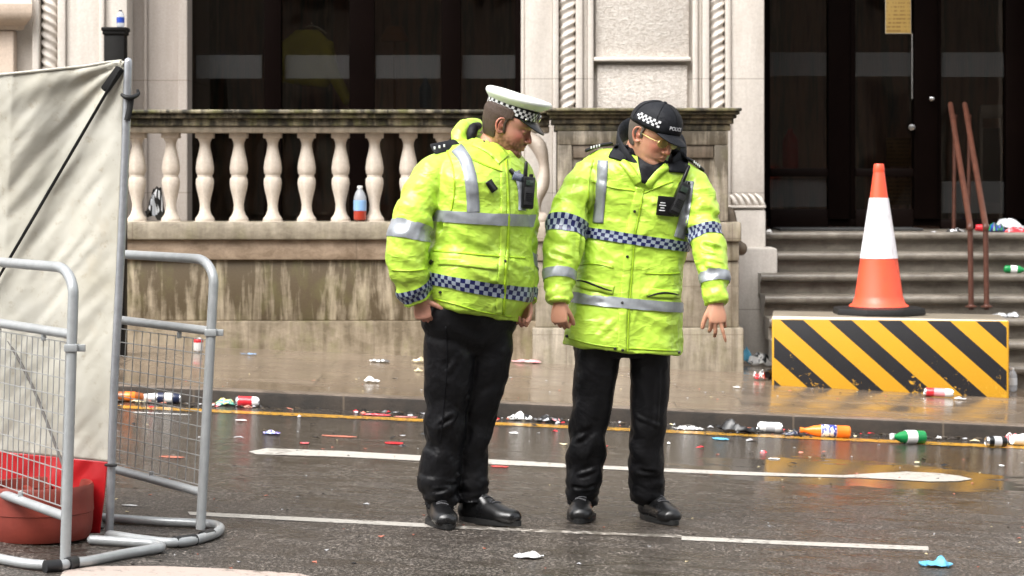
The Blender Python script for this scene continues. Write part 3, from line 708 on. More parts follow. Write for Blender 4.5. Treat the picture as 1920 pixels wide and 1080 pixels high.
# ------------------------------------------------------------------ tent
t = NT('dirty_white_canvas'); n1 = t.noise(t.co(), 2.1, 6, .6, .5); n2 = t.noise(t.co(), 26, 5, .7); n3 = t.noise(t.co(scale=(1, 1, .5)), 7, 5, .65)
c_ = t.mix(t.ramp(n1, [(.35, 0.0), (.7, .8)]), (.50, .485, .425), (.38, .35, .27))
c_ = t.mix(t.ramp(n2, [(.57, 0.0), (.70, .6)]), c_, (.33, .28, .20)); c_ = t.mix(t.ramp(n3, [(.6, 0.0), (.75, .35)]), c_, (.45, .36, .24))
t.set(Base_Color=c_, Roughness=.55, Normal=t.bump(t.noise(t.co(), 5, 3, .5, .3), .5, .025)); M_canvas = t.m
t = NT('red_pvc_fabric'); n1 = t.noise(t.co(scale=(1, 1, .5)), 6, 3, .5, .3)
t.set(Base_Color=t.mix(t.ramp(n1, [(.3, 0.0), (.75, 1.0)]), (.52, .016, .020), (.34, .010, .014)), Roughness=.35, Normal=t.bump(n1, .5, .02)); M_red = t.m
tp = thing('canopy_tent', 'white canopy tent side with a red skirt and a leaning metal pole', 'tent', G(204, 1010))
Yp = 9.2
def poleX(y): return np.interp(y, [113, 300, 520, 740, 1010], [239, 233, 223, 212, 203.5])
pw = [P(poleX(y) + 1.5, y, Yp) for y in (116, 300, 520, 740, 1008)]; pw[-1] = G(205, 1008, .0)
def tent_pt(x, y):
    xr = poleX(y); s = (xr - x) / 478.0
    dl = ((222 - x) * .0 + 0)
    # signed distance from the strap line (222,140)-(0,520): positive = upper left
    ax, ay, bx_, by = 222, 140, 0, 520
    L_ = sqrt((bx_ - ax) ** 2 + (by - ay) ** 2); dd = ((bx_ - ax) * (y - ay) - (by - ay) * (x - ax)) / L_ / 478.0
    dd2 = dd
    Yv = Yp + .015 + .42 * s + 1.2 * max(0, s - .45)
    if dd2 > 0: Yv -= .50 * dd2
    Yv -= .018 * exp(-(dd2 / .03) ** 2)
    Yv += .012 * sin(x * .045 + y * .006) * min(1, s * 6) * (.4 + .6 * (y / 900)) + .010 * nz((x * .01, y * .004, 0), 1.6)
    Yv += .010 * nz((x * .013 + y * .011, (y - x) * .002, 0), 3.0) * min(1, s * 8)
    # tension folds out of the top corner
    an = math.atan2(y - 113, max(1, 240 - x)); rr_ = sqrt((240 - x) ** 2 + (y - 113) ** 2)
    Yv += .010 * sin(an * 17) * exp(-rr_ / 260.0)
    return P(x, y, Yv)
def top_y(x): return np.interp(x, [-120, 0, 100, 160, 200, 228, 240], [150, 139, 129, 123, 116, 113, 115])
def sheet(name, mat, yt, yb_, xr_f, nx=110, ny=150, x0=-120, par=tp, thick=.003):
    mb = MB(); vs = []
    for j in range(ny + 1):
        for i in range(nx + 1):
            v = j / ny
            ytop = yt(0); 
            u = i / nx
            y = 0
            # solve with x depending on y
            xg = x0 + (200 - x0) * u
            ya = yt(xg); yb2 = yb_(xg); y = ya + (yb2 - ya) * v
            x = x0 + (xr_f(y) - x0) * u
            vs.append(tent_pt(x, y))
    fs = [(j * (nx + 1) + i, j * (nx + 1) + i + 1, (j + 1) * (nx + 1) + i + 1, (j + 1) * (nx + 1) + i) for j in range(ny) for i in range(nx)]
    n0 = len(vs); mb.add(vs, fs)
    o = mb.build(name, mat, par, smooth='full'); md = o.modifiers.new('thick', 'SOLIDIFY'); md.thickness = thick; md.offset = 0
    return o
def wb(x): return 846 + (x / 203.0) * 20
sheet('canvas_wall', M_canvas, lambda x: float(top_y(x + (240 - 200) * max(0, (x + 120) / 320))), wb, lambda y: float(poleX(y)) - 5)
sheet('red_skirt', M_red, lambda x: wb(x) + .5, lambda x: 1000 if x > 100 else 985, lambda y: float(np.interp(y, [866, 930, 1000], [202, 196, 187])), ny=50)
mb = MB()                                           # top hem
mb.tube([tent_pt(x, float(top_y(x)) + 1) - Vector((0, .004, 0)) for x in range(-120, 240, 12)], .0055, n=8); mb.build('hem', M_canvas, tp)
M_pole = plain('dull_aluminium', (.36, .37, .39), .4, .6, nscale=25, namt=.2)
mb = MB(); mb.tube(pw, .0165, n=16, sub=4, round_ends=True); mb.build('pole', M_pole, tp)
M_strap = plain('black_webbing', (.004, .004, .004), .6)
mb = MB(); pts = [tent_pt(222 - 222 * k / 14 * 1.25, 140 + 380 * k / 14 * 1.25) + Vector((0, -.028, 0)) for k in range(15)]
mb.tube(pts, (.0065, .003), n=10, sub=2, ref=(.8, 0, .55)); mb.build('strap', M_strap, tp)
mb = MB(); mb.tube([tent_pt(226, 130) + Vector((0, -.02, 0)), tent_pt(199, 168) + Vector((0, -.02, 0))], (.019, .008), n=4, ref=(.8, 0, .55), round_ends=True); mb.build('strap_buckle', M_strap, tp)
mb = MB(); c = P(240, 180, Yp)
mb.tube([P(229, 178, Yp - .025), P(238, 183, Yp - .03), P(250, 182, Yp - .02), P(259, 176, Yp), P(258, 169, Yp)], [.007, .010, .009, .008, .005], n=10, sub=4, round_ends=True)
mb.tube([P(246, 183, Yp - .02), P(243, 205, Yp - .02), P(238, 226, Yp - .02)], (.012, .005), n=8, sub=3, ref=(1, 0, 0)); mb.build('pole_clamp', M_strap, tp)
mb = MB(); c = P(poleX(872), 872, Yp - .02); mb.tube([c + Vector((-.02, 0, 0)), c + Vector((.02, -.005, .0))], .006, n=8, round_ends=True); mb.build('tie', M_strap, tp)
mb = MB(); mb.tube([tent_pt(-10, 590) + Vector((0, -.03, 0)), tent_pt(60, 715) + Vector((0, -.03, 0)), tent_pt(118, 860) + Vector((0, -.04, 0)), tent_pt(135, 905) + Vector((0, -.04, 0))], .006, n=8, sub=4); mb.build('guy_rope', plain('grey_rope', (.16, .15, .14), .8), tp)
mb = MB(); mb.tube([G(178, 958) + Vector((0, 0, .06)), G(182, 975) + Vector((0, 0, .04)), G(190, 995) + Vector((0, 0, .01))], (.012, .004), n=8, sub=3, ref=(1, 0, 0)); mb.build('ground_strap', M_strap, tp)
# red weight
t = NT('red_rubber'); n1 = t.noise(t.co(), 7, 5, .6); n2 = t.noise(t.co(), 60, 3)
t.set(Base_Color=t.mix(t.ramp(n1, [(.3, 0.0), (.7, 1.0)]), (.16, .022, .013), (.25, .040, .024)), Roughness=.5, Normal=t.bump(n2, .25, .003)); M_wt = t.m
wc = Vector((-1.835, 9.13, 0)); wc.z = gz(wc.x)
wt = thing('tent_weight', 'round reddish plastic weight with a raised rim on the road by the tent', 'weight', wc)
R_ = .20
mb = MB(); mb.lathe([(R_ * .80, .0), (R_ * .93, .004), (R_ * .99, .03), (R_ * 1.01, .07), (R_ * 1.015, .105), (R_ * 1.03, .108), (R_ * 1.02, .16), (R_ * 1.03, .20), (R_ * 1.0, .213), (R_ * .95, .21), (R_ * .93, .195), (R_ * .9, .16), (.001, .15)], wc, 56)
mb.build('weight_body', M_wt, wt)
for k in range(12):
    a = 2 * pi * k / 12; mb = MB(); mb.tube([wc + Vector((.04 * cos(a), .04 * sin(a), .165)), wc + Vector((R_ * .9 * cos(a), R_ * .9 * sin(a), .175))], (.011, .014), n=8, ref=(0, 0, 1)); mb.build('rib', M_wt, wt)
mb = MB(); mb.lathe([(.045, .15), (.045, .185), (.03, .19), (.03, .16)], wc, 20); mb.build('hub', M_wt, wt)

# ------------------------------------------------------------------ black post with a bottle on top (behind the tent)
Yq = 16.6; q = Yq / FPX
M_blk = plain('weathered_black_iron', (.007, .0065, .006), .5, nscale=9, namt=.6, bumps=.4, spec=.12)
pt = thing('bollard_post', 'black square post with a flared cap rising behind the tent corner', 'post', (P(217, 0, Yq).x, Yq, gz(P(217, 0, Yq).x, KZ)))
def sq(mb, hw, y0, y1): 
    c = P(217, y0, Yq); mb.bbox(c.x - hw * q, c.x + hw * q, Yq - hw * q, Yq + hw * q, P(0, y1, Yq).z, c.z, .006)
mb = MB(); sq(mb, 19, 66, 712); mb.build('shaft', M_blk, pt)
mb = MB(); sq(mb, 23.5, 52, 59.4); sq(mb, 21.5, 59, 66.2); mb.build('cap', M_blk, pt)

# ------------------------------------------------------------------ litter
def mcol(name, c, r=.35, metal=0, **k): return plain(name, c, r, metal, **k)
C = {k: mcol(k + '_litter', v, rr_) for k, v, rr_ in (('white', (.75, .74, .72), .45), ('red', (.55, .02, .03), .3), ('blue', (.02, .06, .35), .3), ('skyblue', (.12, .42, .62), .5), ('green', (.01, .22, .06), .15), ('navy', (.012, .018, .05), .3),
     ('orange', (.85, .20, .02), .25), ('amber', (.28, .08, .02), .2), ('teal', (.1, .42, .34), .4), ('cream', (.62, .52, .32), .5), ('pink', (.72, .28, .30), .45), ('black', (.005, .005, .0055), .3), ('purple', (.10, .06, .35), .4), ('yellow', (.7, .55, .05), .4), ('salmon', (.42, .14, .09), .5), ('greywhite', (.42, .42, .43), .4))}
C['silver'] = mcol('can_metal', (.62, .62, .63), .22, .9)
def clear(name, col, tint=.35):
    t = NT(name); tr = t.n('BsdfTransparent', {'Color': (*col, 1)}); p = t.n('BsdfPrincipled', {'Base Color': (*[min(1, c * .8) for c in col], 1), 'Roughness': .08})
    mx = t.n('MixShader', {0: tint, 1: tr.outputs[0], 2: p.outputs[0]}); t.t.links.new(mx.outputs[0], t.out.inputs[0]); return t.m
C['clear'] = clear('clear_plastic', (.85, .88, .92), .4); C['frost'] = clear('cloudy_plastic', (.8, .82, .84), .75)
C['juice'] = mcol('red_drink', (.33, .035, .018), .15); C['lightblue'] = mcol('pale_blue_label', (.22, .38, .62), .4)
def GL(px, py, zo, back=.06):
    p = G(px, py, zo)
    if zo < .05 and p.y > YK - back: k = (YK - back) / p.y; p.x *= k; p.y = YK - back; p.z = gz(p.x, zo)
    return p
def lay(px, py, zo, az, r):       # base point and axis of something lying on the street
    p = GL(px, py, zo, r + .025) ; ax = Vector((cos(az), sin(az), -SL * cos(az))).normalized(); return p + Vector((0, 0, r)), ax
def can(name, label, px, py, zo, az, cols, r=.032, L=.12, stand=False, cat='can'):
    p, ax = lay(px, py, zo, az, r)
    if stand: ax = Vector((0, 0, 1)); p.z -= r
    else: p = p - ax * L / 2
    a, b, c3 = cols
    prof = [(.001, 0.004), (r * .75, .003), (r * .78, 0), (r, .012), (r, L * .33), (r * 1.001, L * .331), (r, L * .70), (r * 1.001, L * .701), (r, L * .88), (r * .82, L * .97), (r * .84, L), (r * .78, L - .003), (.001, L - .005)]
    ms = [0, 0, 0, 1, 1, 2, 2, 3, 3, 0, 0, 0]
    mb = MB(); mb.lathe(prof, p, 20, ms=ms, axis=ax)
    o = mb.build(name, [C['silver'], C[a], C[b], C[c3]]); return tag(o, label, cat)
def bottle(name, label, px, py, zo, az, body, lab, capc, r=.033, L=.23, stand=False, pos=None, neck=.3, cat='bottle', low=None):
    if pos is not None: p, ax = pos.copy(), Vector((0, 0, 1))
    else:
        p, ax = lay(px, py, zo, az, r); p = p - ax * L / 2
    low = low or body
    prof = [(.001, .006), (r * .7, 0), (r * .96, .008), (r, .02), (r, L * .28), (r * 1.03, L * .285), (r * 1.03, L * .58), (r, L * .585), (r * .98, L * (1 - neck) ), (r * .75, L * (1 - neck * .62)), (r * .38, L * (1 - neck * .3)), (r * .36, L * .93), (r * .42, L * .931), (r * .42, L * .995), (.001, L)]
    ms = [0, 0, 0, 0, 1, 1, 1, 2, 2, 2, 2, 3, 3, 3]
    mb = MB(); mb.lathe(prof, p, 22, ms=ms, axis=ax)
    return tag(mb.build(name, [C[low], C[lab], C[body], C[capc]]), label, cat)
def cup(name, label, px, py, zo, az, c, r=.04, L=.1, cat='cup'):
    p, ax = lay(px, py, zo, az, r); p = p - ax * L / 2
    mb = MB(); mb.lathe([(.001, .004), (r * .7, 0), (r * .72, .004), (r, L), (r * 1.06, L), (r * 1.05, L - .004), (r * .95, L - .004), (r * .68, .008), (.001, .01)], p, 22, axis=ax)
    return tag(mb.build(name, C[c] if isinstance(c, str) else c), label, cat)
def scrap(name, label, px, py, zo, w, d, h, cols, cat, seed=0, rough=1.0, rot=0.0, pos=None):
    # crumpled sheet or wrapper: a folded closed lump of thin faceted sheet
    p = pos.copy() if pos is not None else GL(px, py, zo, d * .6); mb = MB(); n = 14; vs = []
    ms = []
    rnd = random.Random(seed)
    for s_side in (0, 1):
        for j in range(n + 1):
            for i in range(n + 1):
                u, v = i / n * 2 - 1, j / n * 2 - 1
                k = 1 - .22 * abs(nz((u, v, seed), 1.7, seed))
                f = 1 - .25 * (u * u * v * v)
                x = u * w / 2 * f * (1 + .30 * nz((u, v, 0), 1.4, seed + 3)); y = v * d / 2 * f * (1 + .35 * nz((v, u, 0), 1.3, seed + 9))
                z = h * min(1.0, max(.08, .42 + rough * (.75 * nz((u, v, seed), 1.3, seed) + .30 * abs(nz((u, v, 5), 2.6, seed + 5))))) * (1 - .7 * min(1, sqrt(u * u + v * v)) ** 3)
                z = z * (1 if s_side == 0 else .55) - (0 if s_side == 0 else 0)
                if max(abs(u), abs(v)) > .999: z = h * .2 * (1 + nz((u, v, 0), 2, seed)) + (.0015 if s_side == 0 else 0)
                X = x * cos(rot) - y * sin(rot); Yy = x * sin(rot) + y * cos(rot)
                vs.append((p.x + X, p.y + Yy, p.z + z - SL * X + .002))
    N = (n + 1) ** 2; fs = []
    for j in range(n):
        for i in range(n):
            a = j * (n + 1) + i; fs.append((a, a + 1, a + n + 2, a + n + 1)); ms.append(int(abs(nz((i * .16, j * .16, 0), 1.3, seed + 20)) * 6) % len(cols))
    for j in range(n):
        for i in range(n):
            a = N + j * (n + 1) + i; fs.append((a, a + n + 1, a + n + 2, a + 1)); ms.append(0)
    edge = [i for i in range(n)] ; per = [(0, i) for i in range(n)] + [(j, n) for j in range(n)] + [(n, i) for i in range(n, 0, -1)] + [(j, 0) for j in range(n, 0, -1)]
    idx = [j * (n + 1) + i for j, i in per]
    for a, b in zip(idx, idx[1:] + idx[:1]): fs.append((a, a + N, b + N, b)); ms.append(0)
    mb.add(vs, fs); mb.m = ms
    return tag(mb.build(name, [C[c] for c in cols], smooth=True), label, cat)
K = KZ + .003
bottle('drink_bottle', 'clear bottle half full of red drink standing between two balusters', 0, 0, 0, 0, 'clear', 'lightblue', 'white', r=.048, L=.265, pos=P(675, 413.5, 17.80), low='juice', neck=.34)
bottle('water_bottle', 'clear blue tinted bottle standing on top of the black post', 0, 0, 0, 0, 'clear', 'blue', 'navy', r=.028, L=.125, pos=P(226, 52, Yq) , neck=.3)
scrap('plastic_bag', 'crumpled clear and dark plastic bag on the ledge between the left balusters', 0, 0, 0, .17, .14, .30, ['black', 'frost', 'black', 'clear'], 'plastic bag', 11, pos=P(291, 414, 17.95))
bottle('glass_bottle', 'brown glass bottle lying in the gutter at the tent pole', 248, 749, 0, .1, 'amber', 'orange', 'white', r=.03, L=.21)
cup('plastic_cup', 'crushed white cup in the gutter next to the brown bottle', 283, 752, 0, .3, 'white', .03, .09)
can('drink_can', 'dark blue can with a white middle lying in the gutter behind the right crowd barrier', 315, 752, 0, 0.05, ('navy', 'white', 'navy'), L=.15)
scrap('drink_carton', 'flattened yellow and teal carton in the gutter right of the crowd barrier', 424, 752, 0, .13, .08, .07, ['teal', 'cream', 'yellow', 'teal'], 'carton', 3, .6)
can('drink_can', 'crushed red can in the gutter beside the teal carton', 464, 757, 0, .05, ('red', 'red', 'white'), L=.14)
scrap('candy_wrapper', 'small black and red wrapper between the teal carton and the red can', 444, 757, 0, .07, .06, .04, ['black', 'red'], 'wrapper', 33)
can('drink_can', 'red topped can standing on the pavement behind the crowd barrier post', 372, 660, K, .3, ('white', 'white', 'red'), stand=True, L=.10, r=.035)
scrap('foil_wrapper', 'blue silver wrapper on the pavement under the stained wall', 467, 665, K, .12, .08, .02, ['silver', 'lightblue'], 'wrapper', 5)
scrap('foil_wrapper', 'crumpled silver and cream foil on the pavement left of the capped officer', 713, 679, K, .15, .1, .03, ['silver', 'white', 'cream'], 'wrapper', 6)
scrap('paper_scrap', 'white crumpled paper on the pavement nearest the kerb left of the officers', 697, 717, K, .11, .07, .04, ['white'], 'paper', 7)
scrap('paper_cup', 'cream crumpled cup on the pavement at the left officer\'s leg', 784, 680, K, .09, .07, .06, ['cream', 'white'], 'cup', 8)
scrap('paper_scrap', 'small yellowish paper just in front of the cream cup', 785, 697, K, .06, .05, .03, ['cream'], 'paper', 9)
scrap('food_wrapper', 'flat pink and white wrapper on the pavement between the officers', 988, 680, K, .22, .1, .03, ['pink', 'white', 'pink'], 'wrapper', 10, .8)
scrap('food_wrapper', 'flat red wrapper lying on the yellow line left of the officers', 708, 779, 0, .17, .06, .012, ['red', 'pink'], 'wrapper', 12)
scrap('food_wrapper', 'thin salmon strip lying on the yellow line beside the left officer', 762, 783, 0, .14, .05, .008, ['salmon', 'pink'], 'wrapper', 13)
scrap('bottle_cap', 'purple and white crushed lid on the road left of the white line', 510, 814, 0, .10, .1, .022, ['purple', 'white', 'lightblue'], 'lid', 14)
scrap('paper_straw', 'thin white paper strip on the road behind the crowd barrier mesh', 298, 776, 0, .33, .02, .006, ['white'], 'paper', 15, .3)
scrap('food_wrapper', 'small flat red scrap on the road left of the officers', 738, 832, 0, .10, .09, .008, ['red'], 'scrap', 16)
scrap('food_wrapper', 'tiny red scrap on the road right of the purple lid', 571, 832, 0, .05, .06, .008, ['red', 'pink'], 'scrap', 17)
scrap('food_wrapper', 'long faded pink strip on the road above the white line', 636, 819, 0, .19, .06, .005, ['salmon'], 'scrap', 18)
scrap('food_wrapper', 'dull pink strip on the road behind the crowd barrier', 322, 858, 0, .11, .06, .005, ['salmon'], 'scrap', 19)
scrap('food_wrapper', 'red strip on the road just behind the left officer\'s trousers', 938, 876, 0, .09, .06, .006, ['red', 'salmon'], 'scrap', 20)
scrap('paper_scrap', 'small white scrap on the road at the right of the post of the barrier', 452, 789, 0, .07, .04, .008, ['white'], 'paper', 21)
scrap('paper_scrap', 'thin white strip on the road inside the right crowd barrier', 244, 949, 0, .07, .03, .006, ['white'], 'paper', 22)
scrap('food_packet', 'white and black crushed packet in the gutter between the officers', 975, 788, 0, .15, .1, .06, ['white', 'black', 'white'], 'packet', 23)
scrap('food_packet', 'black and silver crushed packet touching the white one in the gutter', 1028, 792, 0, .17, .1, .06, ['black', 'silver', 'black', 'pink'], 'packet', 24)
scrap('paper_scrap', 'tiny white scrap on the road between the officers', 964, 813, 0, .05, .06, .01, ['white'], 'paper', 25)
scrap('foil_wrapper', 'flat silver wrapper in the gutter right of the right officer', 1290, 806, 0, .20, .1, .03, ['silver', 'white', 'black'], 'wrapper', 26)
scrap('paper_scrap', 'pale blue paper on the road beside the yellow line', 1351, 824, 0, .09, .1, .012, ['skyblue'], 'paper', 27)
scrap('bin_bag', 'torn black plastic bag lying in the gutter', 1388, 812, 0, .24, .15, .09, ['black'], 'plastic bag', 28, 1.3)
can('drink_can', 'white can lying in the gutter beside the torn black bag', 1443, 811, 0, 0, ('white', 'greywhite', 'white'), L=.15)
scrap('food_packet', 'dark crushed packet between the white can and the orange bottle', 1485, 817, 0, .12, .08, .04, ['navy', 'black', 'silver'], 'packet', 29)
bottle('soda_bottle', 'orange bottle with a blue and white label lying in the gutter', 1547, 820, 0, pi, 'orange', 'white', 'orange', r=.038, L=.305, neck=.42)
ob = bpy.context.scene.objects['soda_bottle']
t = NT('striped_label'); w = t.noise(t.co(scale=(40, 6, 14)), 2.0, 2); t.set(Base_Color=t.mix(t.ramp(w, [(.47, 0.0), (.52, 1.0)]), (.75, .75, .78), (.03, .05, .30)), Roughness=.3); ob.data.materials[1] = t.m
bottle('beer_bottle', 'green glass bottle with a white and red label lying in the gutter', 1702, 832, 0, pi + .35, 'green', 'white', 'white', r=.040, L=.23, neck=.45)
can('drink_can', 'dark can lying in the gutter at the right edge of the photo', 1868, 838, 0, .2, ('black', 'greywhite', 'black'), L=.13)
cup('paper_cup', 'red and white crushed cup at the right edge beside the dark can', 1908, 836, 0, .5, 'white', .036, .09)
scrap('food_wrapper', 'red scrap leaning on the white cup at the right edge', 1897, 826, .02, .08, .06, .05, ['red', 'white'], 'wrapper', 31)
can('drink_can', 'pink and white can lying on the pavement against the striped block', 1760, 744, K, -.08, ('red', 'pink', 'white'), L=.20, r=.03)
scrap('paper_scrap', 'small white paper beside the pink and white can', 1800, 749, K, .09, .05, .02, ['white', 'greywhite'], 'paper', 32)
scrap('food_packet', 'red and white crumpled packet at the left end of the striped block', 1424, 712, K, .09, .1, .09, ['red', 'white', 'black'], 'packet', 34)
cup('coffee_cup', 'black cup lying against the left end of the striped block', 1441, 711, K, 1.2, 'black', .035, .08)
scrap('plastic_bag', 'bright blue crumpled bag at the foot of the building plinth', 0, 0, 0, .10, .08, .17, ['skyblue'], 'plastic bag', 35, pos=Vector((P(1398, 0, 18.3).x, 18.3, gz(P(1398, 0, 18.3).x, K))))
scrap('plastic_bag', 'white crumpled bag at the foot of the building plinth', 0, 0, 0, .18, .1, .12, ['white', 'black', 'white'], 'plastic bag', 36, pos=Vector((P(1425, 0, 18.25).x, 18.25, gz(P(1425, 0, 18.25).x, K))))
scrap('paper_scrap', 'small white scrap on the pavement left of the striped block', 1382, 727, K, .05, .05, .01, ['white'], 'paper', 37)
scrap('paper_scrap', 'small white scrap in the road right of the puddle arrow', 1878, 874, 0, .03, .05, .006, ['white'], 'paper', 38)
scrap('paper_scrap', 'thin white scrap on the wet road above the arrow', 1452, 861, 0, .06, .05, .004, ['white'], 'paper', 39)
scrap('rubber_glove', 'crumpled light blue glove on the road at the lower right', 1754, 1062, 0, .13, .10, .045, ['skyblue'], 'glove', 40, 1.2)
scrap('paper_tissue', 'crumpled dirty white tissue on the road below the officers', 990, 1046, 0, .115, .09, .03, ['greywhite', 'white'], 'tissue', 41, 1.1)
scrap('paper_scrap', 'small white scrap in the gutter between the green bottle and dark can', 1760, 824, 0, .035, .04, .03, ['white'], 'paper', 42)
scrap('paper_scrap', 'tiny pale scrap on the road behind the right officer\'s leg', 1254, 833, 0, .02, .03, .015, ['white'], 'paper', 43)
# rubbish on the landing and steps (right edge)
def L_(px, py, Y): return P(px, py, Y)
scrap('rubbish_bag', 'large clear bag of rubbish on the landing behind the right handrail', 0, 0, 0, .36, .3, .20, ['frost', 'greywhite', 'blue', 'frost', 'green'], 'rubbish bag', 51, pos=L_(1893, 436, 19.2))
scrap('plastic_bag', 'red crumpled bag in front of the clear rubbish bag on the landing', 0, 0, 0, .22, .12, .09, ['red', 'pink', 'red'], 'plastic bag', 52, pos=L_(1905, 440, 19.02))
scrap('plastic_bag', 'dark blue crumpled bag beside the clear rubbish bag on the landing', 0, 0, 0, .16, .12, .12, ['navy', 'green', 'blue'], 'plastic bag', 53, pos=L_(1868, 438, 19.05))
cup('paper_cup', 'red cup lying on the landing between the two handrails', 0, 0, 0, 0, 'red', .035, .09); bpy.context.scene.objects['paper_cup.002' if 'paper_cup.002' in bpy.context.scene.objects else 'paper_cup.001'].name = 'paper_cup'
o_ = [o for o in bpy.context.scene.objects if o.get('label', '').startswith('red cup lying on the landing')][0]
p0 = lay(0, 0, 0, 0, .035)[0]; tgt = L_(1840, 434, 19.1); o_.location = tgt - p0 + Vector((0, 0, .035 - SL * 0)); o_.location.z = tgt.z - p0.z + .03
scrap('foil_wrapper', 'grey crumpled foil on the landing left of the handrails', 0, 0, 0, .16, .1, .05, ['silver', 'black', 'greywhite'], 'wrapper', 54, pos=L_(1795, 438, 19.05))
scrap('foil_wrapper', 'pale crumpled foil at the right end of the door mat', 0, 0, 0, .14, .1, .03, ['greywhite', 'silver'], 'wrapper', 58, pos=L_(1756, 439, 19.05))
bottle('beer_bottle', 'green and white bottle lying on a step right of the handrails', 0, 0, 0, 0, 'green', 'white', 'white', r=.03, L=.17, pos=None)
o_ = bpy.context.scene.objects['beer_bottle.001']; p0 = lay(0, 0, 0, 0, .03)[0]; o_.location = Vector((L_(1903, 0, 18.5).x, 18.50, .713 + .03)) - p0
scrap('plastic_cup', 'clear crumpled cup on the lower step right of the handrails', 0, 0, 0, .12, .1, .05, ['frost', 'white'], 'cup', 55, pos=Vector((P(1875, 0, 17.9).x, 17.92, .401)))
scrap('plastic_cup', 'clear crumpled cup next to another on the lower step at the right edge', 0, 0, 0, .10, .1, .05, ['frost', 'clear'], 'cup', 56, pos=Vector((P(1900, 0, 17.9).x, 17.92, .401)))
bottle('plastic_bottle', 'clear plastic bottle standing behind the right end of the striped block', 1898, 668, K, 0, 'clear', 'frost', 'white', r=.035, L=.17, pos=Vector((P(1898, 0, 16.9).x, 16.9, gz(P(1898, 0, 16.9).x, K))))
scrap('paper_scrap', 'round white scrap at the left end of the landing', 0, 0, 0, .05, .05, .05, ['white'], 'paper', 57, pos=L_(1442, 437, 18.9))
# crumbs of paper and grit too small to count
rnd = random.Random(5)
mb = MB(); 
for i in range(520):
    px = rnd.uniform(0, 1920); py = rnd.choice([rnd.uniform(790, 1075), rnd.uniform(700, 760), rnd.gauss(783 + (px - 960) * .048, 5)])
    onp = py < 752 + (px - 960) * .045
    p = G(px, py, K if onp else 0.0)
    if p.y > 17.6 or (14.3 < p.y < 14.6): continue
    s = rnd.uniform(.003, .011) * (1 if rnd.random() < .9 else 1.6); a = rnd.uniform(0, 6.3); k = rnd.choice([0, 0, 1, 1, 2, 3, 4, 4])
    vs = [(p.x + s * cos(a + q_) * e, p.y + s * sin(a + q_), p.z + h) for q_, e, h in ((0, 1, .0), (1.7, 1.2, .004), (3.1, .9, .001), (4.6, .7, .003))]
    mb.add(vs + [(v[0], v[1], v[2] + .002) for v in vs], [(4, 5, 6, 7), (0, 1, 5, 4), (1, 2, 6, 5), (2, 3, 7, 6), (3, 0, 4, 7)], k)
tag(mb.build('litter_crumbs', [C['greywhite'], C['salmon'], C['cream'], C['black'], M_asph], smooth=False), 'tiny crumbs of paper and grit scattered over the wet street', 'litter', kind='stuff')

mb = MB(); rnd = random.Random(9)
for i in range(620):
    u = rnd.random(); px = rnd.uniform(200, 1920)
    dens = .35 + .65 * abs(nz((px * .006, 0, 0), 1.0, 3)) * 2
    if rnd.random() > dens: continue
    Yd = YK - .02 - abs(rnd.gauss(0, .10)) if rnd.random() < .8 else rnd.uniform(12.6, 14.3)
    X = (px - CX) * Yd / FPX; z = gz(X, .001); s = rnd.uniform(.008, .028); a = rnd.uniform(0, 6.3); k = rnd.choice([0, 0, 1, 2, 3, 3, 3, 3, 4, 4, 4, 5, 6, 6, 6, 6])
    vs = []; n = 5
    for q in range(n): rr2 = s * rnd.uniform(.5, 1.2); vs.append((X + rr2 * cos(a + q * 2 * pi / n) * 1.3, Yd + rr2 * sin(a + q * 2 * pi / n) * .7, z + rnd.uniform(0, .012)))
    top = (X, Yd, z + rnd.uniform(.004, .02))
    mb.add(vs + [top], [(q, (q + 1) % n, n) for q in range(n)], k)
tag(mb.build('gutter_debris', [C['greywhite'], C['salmon'], C['cream'], C['black'], M_kerbface, C['red'], plain('wet_leaf', (.05, .035, .02), .3)], smooth=False), 'wet brown debris and torn paper bits collected along the kerb', 'debris', kind='stuff')
# ------------------------------------------------------------------ people
V = Vector
def hv_mat(name='hi_vis_fabric', base=(.48, .70, .075)):
    t = NT(name); o = t.co()
    n1 = t.noise(t.co(rot=(.3, .5, .2)), 8, 2.5, .5, .5); n2a = t.noise(t.co(scale=(.8, .8, 1.6), rot=(.1, .5, .3)), 7, 3, .55, .3); n2 = t.math('SUBTRACT', 1.0, t.math('MULTIPLY', t.math('ABSOLUTE', t.math('SUBTRACT', n2a, .5)), 7.0), True); n3 = t.noise(o, 3, 3)
    c = t.mix(t.ramp(n1, [(.3, 0.0), (.7, .55)]), base, (.385, .64, .042)); c = t.mix(t.math('MULTIPLY', n3, .18), c, (.58, .76, .13))
    t.set(Base_Color=c, Roughness=.36, Specular_IOR_Level=.5, Normal=t.bump(t.math('ADD', n1, t.math('MULTIPLY', n2, .16)), .6, .03))
    return t.m
M_hv = hv_mat()
M_hvseam = plain('hi_vis_seam', (.36, .56, .02), .4, nscale=30)
t = NT('silver_reflective_tape'); n1 = t.noise(t.co(), 30, 5, .7); n2 = t.noise(t.co(), 7, 3)
t.set(Base_Color=t.mix(n1, (.20, .215, .235), (.38, .40, .425)), Roughness=t.ramp(n2, [(.3, .3), (.7, .5)]), Metallic=.25, Normal=t.bump(n2, .4, .01)); M_tape = t.m
